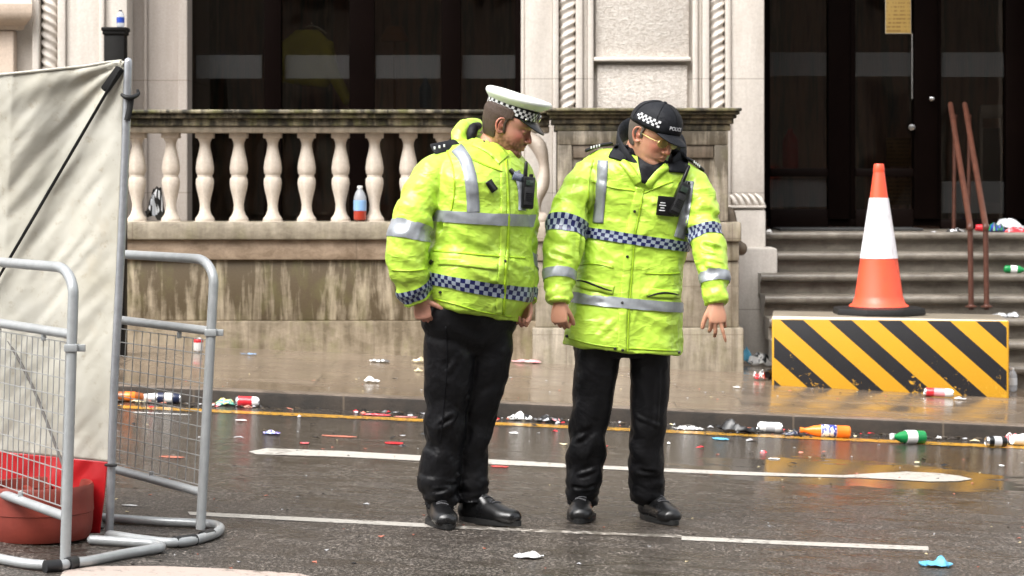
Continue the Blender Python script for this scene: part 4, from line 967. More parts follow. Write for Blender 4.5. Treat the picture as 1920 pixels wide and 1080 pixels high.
def checker(name, ca, cb_, rows, cols):
    t = NT(name); c = t.n('TexCoord'); sp = t.n('SeparateXYZ', {'Vector': c.outputs['UV']})
    a = t.math('FLOOR', t.math('MULTIPLY', sp.outputs['X'], cols)); b = t.math('FLOOR', t.math('MULTIPLY', sp.outputs['Y'], rows))
    f = t.math('MODULO', t.math('ADD', t.math('ADD', a, b), 1000.0), 2.0)
    n = t.noise(t.co(), 60, 4, .7)
    t.set(Base_Color=t.mix(f, t.mix(t.math('MULTIPLY', n, .5), ca, tuple(x * .5 for x in ca)), t.mix(t.math('MULTIPLY', n, .5), cb_, tuple(x * .55 for x in cb_))), Roughness=.35); return t.m
def black_cloth(name, base=(.010, .010, .012), rough=.55):
    t = NT(name); n1 = t.noise(t.co(rot=(.2, .5, .1)), 9, 3, .5, .4); n2 = t.noise(t.co(), 260, 2, .5)
    t.set(Base_Color=t.mix(t.ramp(n1, [(.3, 0.0), (.75, 1.0)]), base, tuple(x * 2.0 for x in base)), Roughness=rough, Normal=t.bump(t.math('ADD', n1, t.math('MULTIPLY', n2, .03)), .6, .03), Specular_IOR_Level=.22)
    return t.m
M_trs = black_cloth('black_trouser_cloth', (.0045, .0045, .0053), .45); M_blkfab = black_cloth('black_fabric', (.003, .003, .0042)); M_nylon = black_cloth('charcoal_cap_cloth', (.0065, .007, .009), .65)
t = NT('polished_black_leather'); n1 = t.noise(t.co(), 40, 5, .6); n2 = t.noise(t.co(), 9, 3)
t.set(Base_Color=(.005, .005, .0055, 1), Roughness=t.ramp(n2, [(.3, .22), (.7, .42)]), Normal=t.bump(n1, .25, .004), Specular_IOR_Level=.6); M_lea = t.m
M_sole = plain('black_rubber_sole', (.006, .006, .006), .55, nscale=60, bumps=.3)
M_bplast = plain('black_plastic', (.005, .005, .0055), .32, nscale=50, namt=.2)
M_lace = plain('grey_lace', (.05, .05, .055), .6)
M_dot = plain('dark_snap', (.02, .02, .02), .3)
M_wtxt = plain('white_print', (.72, .72, .74), .5)
M_hole = plain('black_lining', (.008, .008, .009), .8)
def skin_mat():
    t = NT('skin'); a = t.n('Attribute', attribute_name='Col').outputs['Color']; n = t.noise(t.co(), 90, 4, .6); n2 = t.noise(t.co(), 18, 4, .6)
    c = t.mix(t.math('MULTIPLY', n2, .22), a, (.52, .17, .11)); 
    t.set(Base_Color=c, Roughness=.47, Subsurface_Weight=.12, Subsurface_Scale=.008, Normal=t.bump(n, .18, .002)); 
    t.b.inputs['Subsurface Radius'].default_value = (1, .35, .2); return t.m
M_skin = skin_mat()
def hair_mat(name, a, b):
    t = NT(name); n = t.noise(t.co(scale=(1, 1, .35)), 150, 4, .7)
    t.set(Base_Color=t.mix(n, a, b), Roughness=.6, Normal=t.bump(n, .8, .004)); return t.m

# --- head -----------------------------------------------------------------
Fp = [(-.119, .045), (-.112, .070), (-.100, .085), (-.088, .087), (-.076, .081), (-.064, .087), (-.054, .0875), (-.044, .086), (-.025, .085), (-.005, .083), (.006, .084), (.022, .092), (.045, .0935), (.07, .085), (.095, .064), (.112, .035), (.120, .0)]
Bp = [(-.119, .02), (-.112, -.005), (-.100, -.030), (-.085, -.055), (-.06, -.074), (-.03, -.086), (0, -.096), (.04, -.102), (.075, -.093), (.1, -.066), (.113, -.035), (.120, .0)]
Wp = [(-.119, .016), (-.112, .030), (-.100, .042), (-.085, .051), (-.06, .0595), (-.03, .066), (0, .071), (.03, .0765), (.06, .076), (.085, .064), (.105, .042), (.115, .022), (.120, 0)]
def ip(tab, z): return float(np.interp(z, [a for a, b in tab], [b for a, b in tab]))
def head_point(z, th, infl=0.0, full=1.0):
    f, b, w = ip(Fp, z), ip(Bp, z), ip(Wp, z) * full
    c = (f + b) / 2 ; d = (f - b) / 2
    x = cos(th); y = sin(th)
    e = 2.35; k = (abs(x) ** e + abs(y) ** e) ** (-1 / e)
    X, Y = w * k * x, c + d * k * y
    if y > 0:                      # features on the front half (X = person's left, Y = forward)
        def g(cx, cz, sx, sz): return exp(-((abs(X) - cx) / sx) ** 2 - ((z - cz) / sz) ** 2)
        Y -= .0085 * g(.031, .000, .016, .013)      # eye socket
        Y += .0045 * g(.026, .020, .022, .007)      # brow
        Y += .0050 * g(.046, -.022, .020, .018)     # cheekbone
        Y -= .0035 * g(.038, -.058, .013, .020)
        Y += .0030 * g(.0, -.098, .016, .012)       # chin
        Y -= .0035 * g(.0, -.0595, .022, .0028)     # mouth line
        Y -= .0020 * g(.0, -.076, .018, .006)
    n = V((x / max(w, .01), y / max(d, .01), 0)).normalized() if infl else V((0, 0, 0))
    return V((X + n.x * infl, Y + n.y * infl, z))
def head_geo(mb, M, s=1.0, full=1.0, nose=1.0):
    zs = [-.119, -.116, -.112] + list(np.arange(-.106, .104, .0035)) + [.106, .110, .113, .116, .118, .1195]
    mb.rings([[M @ (head_point(z, 2 * pi * j / 72, full=full)) for j in range(72)] for z in zs])
    R3 = M.to_3x3()
    def T(pts, r, **k): mb.tube([M @ V(p) for p in pts], r, sub=4, round_ends=True, **k)
    T([(0, .082, .012), (0, .088, -.004), (0, .0965, -.020), (0, .1020, -.0315)], [(.0080, .0075), (.0085, .008), (.0105, .0095), (.0110, .0090)], n=12, ref=R3 @ V((1, 0, 0)))
    for sx in (-1, 1):
        mb.sphere(M @ V((sx * .0112, .0920, -.0360)), (.0080, .0095, .0070), n=12); mb.sphere(M @ V((0, .0895, -.0420)), (.0070, .0085, .0110), n=12)
        # ear: rim ring, lobe, inner
        ex = sx * .0735
        T([(ex, .006, -.030), (ex + sx * .008, -.004, -.034), (ex + sx * .014, -.016, -.018), (ex + sx * .018, -.020, .002), (ex + sx * .017, -.013, .018), (ex + sx * .010, .000, .022), (ex + sx * .004, .006, .012)], [.0055, .006, .0052, .0052, .005, .0045, .004], n=8)
        T([(ex - sx * .004, -.004, -.024), (ex + sx * .002, -.006, -.004), (ex, -.004, .014)], [(.008, .007), (.010, .006), (.008, .006)], n=10)
        T([(ex + sx * .002, .005, -.012), (ex + sx * .006, .003, -.004)], .0035, n=8)
        # eyelid bulge
        mb.sphere(M @ V((sx * .031, .0725, .000)), (.0135, .0125, .0105), n=14, M=R3)
    T([(-.023, .0795, -.0625), (-.010, .0885, -.0560), (0, .0895, -.0572), (.010, .0885, -.0560), (.023, .0795, -.0625)], [.002, .0038, .0036, .0038, .002], n=8)
    T([(-.021, .0795, -.0650), (-.009, .0870, -.0685), (0, .0880, -.0690), (.009, .0870, -.0685), (.021, .0795, -.0650)], [.002, .0044, .005, .0044, .002], n=8)
def shell(name, mat, M, parent, mask, infl, zs=None, nth=120, rough=.0012, thick=.004, full=1.0):
    zs = zs if zs is not None else list(np.arange(-.115, .117, .003))
    mb = MB(); vs = []; ok = {}
    for i, z in enumerate(zs):
        for j in range(nth):
            th = 2 * pi * j / nth; k = mask(z, th)
            p = head_point(z, th, infl * min(1, k) + rough * nz((cos(th) * 3, sin(th) * 3, z * 20), 9), full=full)
            vs.append(M @ p); ok[(i, j)] = k > 0
    fs = []
    for i in range(len(zs) - 1):
        for j in range(nth):
            k = (j + 1) % nth
            if ok[(i, j)] and ok[(i, k)] and ok[(i + 1, j)] and ok[(i + 1, k)]: fs.append((i * nth + j, i * nth + k, (i + 1) * nth + k, (i + 1) * nth + j))
    mb.add(vs, fs)
    o = mb.build(name, mat, parent, smooth='full'); md = o.modifiers.new('thick', 'SOLIDIFY'); md.thickness = thick; md.offset = -1
    return o
def head_matrix(c, yaw, pitch, roll, s=1.0):
    # yaw: 0 faces the viewer, positive turns towards the right of the photo; pitch: nod down; roll: tilt towards photo right
    f = V((sin(yaw), -cos(yaw), 0)); u = V((0, 0, 1)); l = u.cross(f) * -1
    l = f.cross(u) * -1                                   # person's left
    q = Matrix.Rotation(-pitch, 3, l) if False else None
    f2 = (f * cos(pitch) - u * sin(pitch)); u2 = (u * cos(pitch) + f * sin(pitch))
    R = Matrix((l, f2, u2)).transposed()
    R = Matrix.Rotation(roll, 3, V((0, 1, 0))) @ R
    return Matrix.Translation(c) @ (R * s).to_4x4()
# --- hand -----------------------------------------------------------------
def hand_geo(mb, w, d, pn, curls, spread=(8, 2, -4, -10), thumb=(35, 30, 20), sc=1.0, tside=1, th_op=.35):
    """w wrist, d pointing from wrist to knuckles, pn palm normal (the side the fingers curl to)"""
    d = V(d).normalized(); pn = V(pn); pn = (pn - d * pn.dot(d)).normalized(); T = d.cross(pn).normalized() * tside   # towards the thumb
    mb.tube([w - d * .05 * sc, w, w + d * .03 * sc, w + d * .062 * sc, w + d * .086 * sc], [(.027 * sc, .021 * sc), (.027 * sc, .019 * sc), (.034 * sc, .0185 * sc), (.040 * sc, .0165 * sc), (.038 * sc, .012 * sc)], n=20, sub=4, ref=T, round_ends=True)
    mb.sphere(w + d * .03 * sc + T * .020 * sc + pn * .010 * sc, (.017 * sc, .017 * sc, .017 * sc), n=12)
    ln = [(.044, .026, .020), (.048, .030, .021), (.044, .028, .021), (.035, .021, .018)]; rd = [.0090, .0092, .0088, .0078]
    off = [.0295, .0105, -.0090, -.0275]; adv = [.084, .088, .085, .077]
    for k in range(4):
        base = w + d * adv[k] * sc + T * off[k] * sc
        a = rad(spread[k]); fd = (d * cos(a) + T * sin(a)).normalized(); ax = fd.cross(pn)
        pts = [base - fd * .014 * sc, base]; r = [rd[k] * sc * 1.05, rd[k] * sc * 1.08]; ang = 0; p = base
        for q in range(3):
            ang += rad(curls[k][q]); dirv = fd * cos(ang) + pn * sin(ang); 
            mid = p + dirv * ln[k][q] * .5 * sc; p = p + dirv * ln[k][q] * sc
            rr_ = rd[k] * sc * (1.0 - .10 * (q + .5)); pts += [mid, p]; r += [rr_ * .97, rr_ * (1.03 if q < 2 else .80)]
        mb.tube(pts, r, n=12, sub=2, round_ends=True)
    base = w + d * .022 * sc + T * .026 * sc + pn * .006 * sc
    a = rad(thumb[0]); td = (d * cos(a) + T * sin(a)).normalized(); td = (td * (1 - th_op) + pn * th_op).normalized()
    p = base; pts = [base - td * .012 * sc, base]; r = [.013 * sc, .0135 * sc]; cur = td; tgt = (pn * .5 - T * .6 + d * .3).normalized()
    for q, (L, b) in enumerate(((.040, 0), (.031, thumb[1]), (.024, thumb[2]))):
        if b: cur = (cur * cos(rad(b)) + (tgt - cur * tgt.dot(cur)).normalized() * sin(rad(b))).normalized()
        pts += [p + cur * L * .5 * sc, p + cur * L * sc]; p = p + cur * L * sc; r += [(.0118 - q * .0008) * sc, (.0115 - q * .0012) * sc]
    mb.tube(pts, r, n=12, sub=2, round_ends=True)

# --- cloth helpers --------------------------------------------------------
class Loft:
    """stack of tilted super-elliptic sections given in photo columns/rows at a depth; kept so that bands can follow it"""
    def __init__(s, rows, yaw, ratio=.68, ex=2.35):
        A = []
        R = V((cos(yaw), sin(yaw), 0)); F = V((sin(yaw), -cos(yaw), 0)); s.R, s.F, s.ex = R, F, ex
        for (y, xl, xr, Y, tilt) in rows:
            c = P((xl + xr) / 2, y, Y); hw = (xr - xl) / 2 * Y / FPX
            a = hw / sqrt(R.x ** 2 + (ratio * F.x) ** 2)
            A.append([c.x, c.y, c.z, a, a * ratio, tilt])
        s.A, s.T = spl(A, 8)
    def ev(s, t, th, infl=0.0):
        n = len(s.A) - 1; x = t * n; i = min(int(x), n - 1); f = x - i; r = s.A[i] * (1 - f) + s.A[i + 1] * f
        c_, s_ = cos(th), sin(th); k = (abs(c_) ** s.ex + abs(s_) ** s.ex) ** (-1 / s.ex)
        d = s.R * ((r[3] + infl) * k * c_) + s.F * ((r[4] + infl) * k * s_)
        return V((r[0] + d.x, r[1] + d.y, r[2] - r[5] * d.x))
    def geo(s, mb, n=48, disp=None):
        K = len(s.A); rr = []
        for i in range(K):
            t = i / (K - 1); rr.append([s.ev(t, 2 * pi * j / n, disp(t, 2 * pi * j / n) if disp else 0) for j in range(n)])
        mb.rings(rr)
class Limb:
    def __init__(s, pts, rads, ref=(0, -1, 0), sub=8):
        s.C, s.Rr, s.T = path(pts, rads, sub); s.fr = frames(s.C, ref)
    def ev(s, t, th, infl=0.0, skew=0.0):
        n = len(s.C) - 1; t = min(max(t + skew * cos(th), 0), 1); x = t * n; i = min(int(x), n - 1); f = x - i
        c = s.C[i].lerp(s.C[i + 1], f); a = s.fr[i][0].lerp(s.fr[i + 1][0], f).normalized(); b = s.fr[i][1].lerp(s.fr[i + 1][1], f).normalized()
        ra = s.Rr[i][0] * (1 - f) + s.Rr[i + 1][0] * f; rb = s.Rr[i][1] * (1 - f) + s.Rr[i + 1][1] * f
        return c + a * ((ra + infl) * cos(th)) + b * ((rb + infl) * sin(th))
    def geo(s, mb, n=28, disp=None, round_ends=True):
        K = len(s.C); rr = [[s.ev(i / (K - 1), 2 * pi * j / n, disp(i / (K - 1), 2 * pi * j / n) if disp else 0) for j in range(n)] for i in range(K)]
        mb.rings(rr)
def band(name, mat, parent, L, t0, t1, bvh, a0=0.0, a1=2 * pi, nu=120, nv=6, off=.003, lim=.035, thick=.0015, t0f=None, t1f=None, infl=.01):
    """a tape that hugs the garment: sampled on its loft, then laid on the real surface"""
    mb = MB(); vs = []; good = []
    for i in range(nu + 1):
        th = a0 + (a1 - a0) * i / nu
        for j in range(nv + 1):
            q = (t0f(th) if t0f else t0) * (1 - j / nv) + (t1f(th) if t1f else t1) * j / nv
            p = L.ev(q, th, infl)
            h = bvh.find_nearest(p)
            inside = False
            if h[0] is not None:
                dvec = p - h[0]; inside = dvec.dot(h[1]) < -.012
                if h[3] < lim: p = h[0] + h[1] * off
            vs.append(p); good.append(not inside)
    fs = []; uv = []
    for i in range(nu):
        for j in range(nv):
            q = (i * (nv + 1) + j, (i + 1) * (nv + 1) + j, (i + 1) * (nv + 1) + j + 1, i * (nv + 1) + j + 1)
            if all(good[k] for k in q):
                fs.append(q); uv.append([(i / nu, j / nv), ((i + 1) / nu, j / nv), ((i + 1) / nu, (j + 1) / nv), (i / nu, (j + 1) / nv)])
    if not fs: return None
    mb.add(vs, fs, 0, uv); return mb.build(name, mat, parent, smooth='full')
def hit(bvh, px, py):
    d = P(px, py, 10) - V((0, 0, CH)); d.normalize(); h = bvh.ray_cast(V((0, 0, CH)), d)
    return (h[0], h[1]) if h[0] is not None else (None, None)
def onto(name, mat, parent, bvh, line, wpx, off=.003, nv=3, sub=10, rise=0.0):
    """a strip sewn on the garment along a line (seams, plackets, flaps, straps)"""
    A, T = spl([(x, y) for x, y in line], sub); mb = MB(); vs = []; rows = 0; uv = []
    for i, (x, y) in enumerate(A):
        a = A[max(i - 1, 0)]; b = A[min(i + 1, len(A) - 1)]; t = np.array(b) - np.array(a); t = t / (np.linalg.norm(t) + 1e-9); nrm = np.array((-t[1], t[0]))
        w = wpx(T[i]) if callable(wpx) else wpx; row = []
        for j in range(nv + 1):
            q = (j / nv - .5) * w; h, n = hit(bvh, x + nrm[0] * q, y + nrm[1] * q)
            if h is None: row = None; break
            row.append(h + n * (off + rise * (1 - (2 * j / nv - 1) ** 2)))
        if row is None: continue
        vs += row; rows += 1
    if rows < 2: return None
    fs = []; 
    for i in range(rows - 1):
        for j in range(nv):
            k = i * (nv + 1) + j
            q = (k, k + 1, k + nv + 2, k + nv + 1)
            if (vs[k] - vs[k + nv + 1]).length < .06: fs.append(q); uv.append([(i / rows, j / nv), (i / rows, (j + 1) / nv), ((i + 1) / rows, (j + 1) / nv), ((i + 1) / rows, j / nv)])
    mb.add(vs, fs, 0, uv); o = mb.build(name, mat, parent, smooth='full'); md = o.modifiers.new('thick', 'SOLIDIFY'); md.thickness = .003; md.offset = .5; return o
def snap_btn(parent, bvh, x, y, r=.0065, name='snap_button', mat=None):
    h, n = hit(bvh, x, y)
    if h is None: return
    mb = MB(); mb.lathe([(r, -.002), (r, .007), (r * .7, .0095), (.0005, .010)], h, 14, axis=n); mb.build(name, mat or M_dot, parent)
def wrinkle(me, folds, amp=.006, f=9.0, seed=0.0, dirs=None):
    """push a cloth surface in and out: long ridged folds plus hand-placed creases (a, b, width, depth)"""
    co, no = getco(me), getno(me); out = co.copy()
    F = [(np.array(a), np.array(b), w, d) for a, b, w, d in folds]
    for i in range(len(co)):
        p = co[i]
        wp = V(p) + .05 * V((nz(p, 6, seed), nz(p, 6, seed + 4), nz(p, 6, seed + 8)))
        n = noise.noise(V((wp.x * f * .55 + seed, wp.y * f * .55, wp.z * f * 1.35)) + V((0, 0, wp.x * f * .6))); r = 1 - abs(n) * 2.2
        n2 = noise.noise(wp * f * 2.3 + V((seed, 0, 0)))
        n3 = 1 - abs(noise.noise(wp * f * 1.7 + V((seed, seed, 5)))) * 2.6
        d = amp * (r - .55) + amp * .35 * n2 + amp * .55 * max(0, n3 - .3)
        for a, b, w, dep in F:
            ab = b - a; u = np.dot(p - a, ab) / np.dot(ab, ab)
            if -.15 < u < 1.15:
                uu = min(max(u, 0), 1); q = p - (a + ab * uu); dist = sqrt(q.dot(q))
                if dist < w * 4: d += dep * (exp(-(dist / w) ** 2) - .55 * exp(-((dist - 1.9 * w) / w) ** 2)) * (1 - (2 * uu - 1) ** 4 * .7)
        out[i] = p + no[i] * d
    setco(me, out)
def boot(parent, heel, d, zg, L=.30, name='boot', top=.17, ankle_off=None):
    d = V(d); d.z = 0; d.normalize(); s_ = V((-d.y, d.x, 0)); h = V((heel.x, heel.y, zg))
    mb = MB()
    mb.tube([h + d * .02 + V((0, 0, .045)), h + d * .09 + V((0, 0, .05)), h + d * .16 + V((0, 0, .045)), h + d * .22 + V((0, 0, .038)), h + d * (L - .035) + V((0, 0, .034))], [(.041, .046), (.043, .054), (.049, .051), (.057, .041), (.049, .036)], n=24, sub=5, ref=s_, round_ends=True)
    mb.tube([h + d * .045 + V((0, 0, .05)), h + d * .05 + V((0, 0, .10)), h + d * .045 + V((0, 0, top))], [(.045, .052), (.048, .056), (.054, .062)], n=24, sub=4, ref=s_, round_ends=True)
    mb.tube([h + d * .08 + V((0, 0, .11)), h + d * .13 + V((0, 0, .075)), h + d * .18 + V((0, 0, .055))], [(.035, .038), (.037, .033), (.040, .031)], n=16, sub=4, ref=s_, round_ends=True)
    me = remesh(mb, .005, 6)
    co = getco(me); co[:, 2] = np.maximum(co[:, 2], zg + .015); setco(me, co)
    b = finish(me, name, M_lea, parent, 'full')
    mb = MB(); ring = []
    for j in range(40):
        a = 2 * pi * j / 40; u = (cos(a) + 1) / 2; wd_ = .048 + .016 * sin(pi * min(1, u * 1.15)) * (1 if u > .4 else .55)
        ring.append(h + d * (-.018 + (L + .028) * u) + s_ * wd_ * sin(a) * (1 if abs(sin(a)) < .9 else 1))
    mb.rings([[p + V((0, 0, z)) for p in ring] for z in (.0, .003, .018, .021)]); mb.build('boot_sole', M_sole, b)
    bv = bvh_of(me)
    for k in range(4):
        mb = MB(); c = h + d * (.115 + .022 * k) + V((0, 0, .12))
        pts = []
        for q in np.linspace(-1, 1, 9):
            o_ = c + s_ * q * .024 + d * (.006 * (1 if k % 2 else -1)) * q + V((0, 0, .02)); hh = bv.ray_cast(o_, V((0, 0, -1)))
            if hh[0] is not None: pts.append(hh[0] + V((0, 0, .002)))
        if len(pts) > 3: mb.tube(pts, (.0034 if k % 2 else .003), n=6); mb.build('bootlace', M_lace, b)
    return b
def text_mesh(txt, size):
    cu = bpy.data.curves.new('t', 'FONT'); cu.body = txt; cu.size = size; cu.align_x = 'CENTER'; cu.align_y = 'CENTER'; cu.extrude = 0; cu.offset = size * .022
    o = bpy.data.objects.new('t', cu); COL.objects.link(o); dg = bpy.context.evaluated_depsgraph_get()
    me = bpy.data.meshes.new_from_object(o.evaluated_get(dg)); bpy.data.objects.remove(o); return me
def text_on(name, txt, size, mat, parent, bvh, c, right, up, nrm, off=.0015):
    me = text_mesh(txt, size); bm = bmesh.new(); bm.from_mesh(me)
    bmesh.ops.subdivide_edges(bm, edges=[e for e in bm.edges if e.calc_length() > size * .25], cuts=2)
    for v in bm.verts:
        p = c + right * v.co.x + up * v.co.y; h = bvh.ray_cast(p + nrm * .05, -nrm)
        v.co = (h[0] + nrm * off) if h[0] is not None else p
    bm.to_mesh(me); bm.free(); return finish(me, name, mat, parent, smooth=False)

def paint_body(me, Ms, fn):
    co = getco(me); n = len(co); cols = np.ones((n, 4))
    fn(co, cols); at = me.color_attributes.new('Col', 'FLOAT_COLOR', 'POINT'); at.data.foreach_set('color', cols.ravel())
def tohead(M, co):
    Mi = np.array(M.inverted()); return co @ Mi[:3, :3].T + Mi[:3, 3]
def face_colours(M, base, beard, bk, red, lips=(.40, .13, .11), seed=0, brow=(.10, .06, .035)):
    def fn(co, cols):
        L = tohead(M, co); cols[:, :3] = base
        near = (np.abs(L[:, 0]) < .11) & (np.abs(L[:, 1]) < .14) & (L[:, 2] > -.13) & (L[:, 2] < .13)
        for i in np.where(near)[0]:
            x, y, z = L[i]; c = np.array(base); ax = abs(x)
            def g(cx, cy, cz, s): return exp(-(((ax - cx) ** 2 + (y - cy) ** 2 + (z - cz) ** 2) / s ** 2))
            k = min(1, 1.0 * g(.0, .108, -.034, .016) + .8 * g(.045, .068, -.028, .024) + .9 * g(.088, -.01, -.005, .024)) * red
            c = c * (1 - k) + np.array((.56, .16, .115)) * k
            if bk > 0:
                jaw = 1 / (1 + exp(-((-.040 - z) / .007))) * 1 / (1 + exp(-((y + .012) / .006))) ; side = 1 / (1 + exp(-((.015 - z) / .01))) * exp(-((y - .004) / .013) ** 2) * (ax > .055)
                mus = exp(-((z + .050) / .006) ** 2) * (ax < .030) * (y > .06)
                b = max(jaw * (1 - .75 * exp(-((z + .063) / .008) ** 2 - (ax / .022) ** 2)), side * .9, mus * .8) * bk * (.75 + .5 * nz((x, y, z), 110, seed))
                b = min(max(b, 0), 1); c = c * (1 - b) + np.array(beard) * b
            lp = exp(-((z + .0625) / .0052) ** 2 - (ax / .020) ** 4) * (y > .076); c = c * (1 - .75 * lp) + np.array(lips) * .75 * lp
            bw = exp(-((z - .0215 + .10 * (ax - .03) ** 2 * 20) / .0038) ** 2 - ((ax - .031) / .017) ** 4) * (y > .06); c = c * (1 - .85 * bw) + np.array(brow) * .85 * bw
            ey = exp(-((z + .0045) / .0016) ** 2 - ((ax - .031) / .011) ** 4) * (y > .07); c = c * (1 - .9 * ey) + np.array((.04, .02, .015)) * .9 * ey
            nsl = exp(-((ax - .0075) / .0035) ** 2 - ((z + .0430) / .0028) ** 2) * (y > .088); c = c * (1 - .85 * nsl) + np.array((.08, .02, .015)) * .85 * nsl
            cols[i, :3] = c
    return fn
def hair_mask(nape, front, burn, ztop=.066):
    def m(z, th):
        if z > ztop: return 0
        s = sin(th)
        lim = -.10 - max(0, -z) * 3.0 if z < .016 else -.10 + (front + .10) * min(1, (z - .016) / .012)      # hairline behind and above the ear
        k = min((lim - s) / .22, (z - nape) / .022)
        b = min((.085 - abs(s - .15)) / .04, (z - burn) / .012, (.05 - z) / .01)                              # sideburn
        return max(0, min(1, max(k, b)))
    return m
def boxed(parent, name, c, right, up, nrm, w, h, d, mats, b=.004, m=0):
    bm = bmesh.new(); bmesh.ops.create_cube(bm, size=1)
    for v in bm.verts: v.co = V((v.co.x * w, v.co.y * h, v.co.z * d))
    bmesh.ops.bevel(bm, geom=list(bm.edges), offset=min(b, d * .3), segments=2, affect='EDGES', profile=.5); bm.verts.index_update()
    mb = MB(); mb.add([c + right * v.co.x + up * v.co.y + nrm * v.co.z for v in bm.verts], [[v.index for v in f.verts] for f in bm.faces], m); bm.free()
    return mb.build(name, mats, parent)
def basis(n, ang=0.0, flat=.0):
    n = (V(n) * (1 - flat) + V((0, -1, 0)) * flat).normalized(); r = V((0, 0, 1)).cross(n) * -1; r = n.cross(V((0, 0, 1))) * -1; r = V((0, 0, 1)).cross(n).normalized(); u = n.cross(r).normalized()
    c, s = cos(ang), sin(ang); return r * c + u * s, u * c - r * s, n
def radio(parent, bvh, x, y, ang, w=.058, h=.15, d=.034, ant=.07, flat=.3):
    hh, n = hit(bvh, x, y); r, u, n = basis(n, ang, flat); c = hh + n * (d * .5 + .004)
    ra = boxed(parent, 'radio', c, r, u, n, w, h, d, M_bplast, .007)
    boxed(ra, 'radio_face', c + n * (d * .5 + .002) - u * h * .12, r, u, n, w * .8, h * .55, .006, M_hole, .002)
    for k in range(5): boxed(ra, 'grille_bar', c + n * (d * .5 + .006) - u * (h * (.02 + .055 * k)), r, u, n, w * .62, .0028, .003, M_bplast, .0008)
    boxed(ra, 'screen', c + n * (d * .5 + .0025) + u * h * .30, r, u, n, w * .6, h * .17, .004, plain('dim_lcd', (.03, .045, .035), .15), .001)
    mb = MB(); a0 = c + u * h * .48 - r * w * .28; mb.tube([a0, a0 + u * ant * .5, a0 + u * ant], [.0095, .0085, .0075], n=12, round_ends=True); mb.build('antenna', M_bplast, ra)
    mb = MB(); a0 = c + u * h * .5 + r * w * .22; mb.lathe([(.009, 0), (.009, .012), (.0005, .014)], a0, 12, axis=u); mb.build('volume_knob', M_bplast, ra)
    return ra
def eye_parts(parent, M):
    pass
def place(me, name, mat, loc, label, cat, group=None):
    me.transform(Matrix.Translation(-V(loc))); o = finish(me, name, mat, None, 'full'); o.location = loc
    return tag(o, label, cat, group)
def sleeve_fold(seed, amp=.004, k=9, lo=.45):
    return lambda t, th: amp * (.4 + 1.2 * exp(-((t - lo) / .16) ** 2) + .7 * (t > .8)) * sin(2 * pi * k * t + 1.8 * sin(th + seed) + 3 * nz((cos(th), sin(th), t * 3), 1.3, seed))
def leg_fold(seed, amp=.005):
    return lambda t, th: amp * ((.30 + .9 * exp(-((t - .45) / .10) ** 2)) * sin(2 * pi * 7 * t + 2.2 * sin(th + seed) + 3 * nz((cos(th), sin(th), t * 4), 1.2, seed)) + 2.0 * max(0, (t - .70) / .30) * sin(2 * pi * 11 * t + 1.4 * sin(th * 1 + seed * 2) + 1.5 * nz((cos(th), sin(th), t * 5), 1.6, seed + 3)))

# ======================================================================= officer on the left (peaked cap)
YL = 9.93
ML = head_matrix(P(953, 234, 9.96), rad(74), rad(21), 0, 1.13)
TL = Loft([(266, 880, 950, 9.99, .05), (277, 846, 966, 9.98, .06), (288, 824, 976, 9.97, .06), (305, 812, 984, 9.96, .06), (335, 806, 992, YL, .05), (370, 806, 998, YL, .05), (405, 809, 998, YL, .06), (440, 811, 996, YL, .08), (470, 808, 994, YL, .10), (500, 803, 996, YL, .14), (530, 800, 992, YL, .18), (558, 803, 984, YL, .21), (580, 804, 974, YL, .22), (586, 808, 970, YL, .22)], rad(48), .72)
AL = Limb([P(856, 306, 9.90), P(818, 322, 9.83), P(790, 364, 9.78), P(771, 420, 9.74), P(763, 478, 9.73), P(769, 524, 9.74), P(783, 560, 9.77)], [.062, .074, .078, .084, .087, .076, .060])
AF = Limb([P(960, 310, 10.08), P(974, 335, 10.12), P(980, 390, 10.14), P(981, 445, 10.12), P(982, 500, 10.08), P(986, 540, 10.03), P(987, 566, 10.0)], [.055, .066, .068, .066, .062, .055, .045])
mb = MB()
TL.geo(mb, disp=lambda t, th: .004 * sin(2 * pi * 5 * t + 2 * sin(2 * th)) + .006 * nz((cos(th), sin(th), t * 4), 1.5, 2) + (.006 * exp(-((t - .60) / .03) ** 2) * -1) + .010 * exp(-((t - .72) / .10) ** 2))
AL.geo(mb, disp=sleeve_fold(1.0, .0045)); AF.geo(mb, disp=sleeve_fold(3.0, .004))
cc = P(922, 292, 9.97)
Rl, Fl = TL.R, TL.F
pts = []; rr_ = []
for k in range(25):
    ph = 2 * pi * k / 24; dv = Fl * cos(ph) + Rl * sin(ph)
    zt = -.012 + .066 * (1 - cos(ph)) / 2
    pts.append(cc + dv * (.098 if cos(ph) > 0 else .092) * 1.0 + V((0, 0, zt))); rr_.append((.038 - .004 * cos(ph), .0165))
mb.tube(pts, rr_, n=14, ref=(0, 0, 1))
mb.tube([P(872, 300, 9.92), P(862, 275, 9.94), P(861, 252, 9.97), P(872, 238, 10.04), P(893, 236, 10.12)], [.022, .029, .031, .032, .03], n=16, sub=4, round_ends=True); mb.tube([P(870, 285, 9.97), P(878, 262, 10.02)], [.04, .035], n=14, round_ends=True)
me = remesh(mb, .0065, 3)
wrinkle(me, [(P(812, 335, 9.8), P(840, 420, 9.8), .010, -.014), (P(846, 390, 9.75), P(806, 470, 9.75), .010, -.018), (P(760, 440, 9.7), P(800, 475, 9.7), .010, -.010), (P(742, 500, 9.7), P(795, 512, 9.7), .010, -.010), (P(860, 440, 9.75), P(900, 500, 9.75), .010, .008), (P(905, 420, 9.78), P(890, 470, 9.75), .010, .008), (P(930, 500, 9.77), P(960, 560, 9.78), .010, .008), (P(850, 560, 9.78), P(960, 585, 9.78), .010, -.007), (P(815, 480, 9.8), P(975, 482, 9.8), .009, -.009)], .0062, 8.5, 3.0)
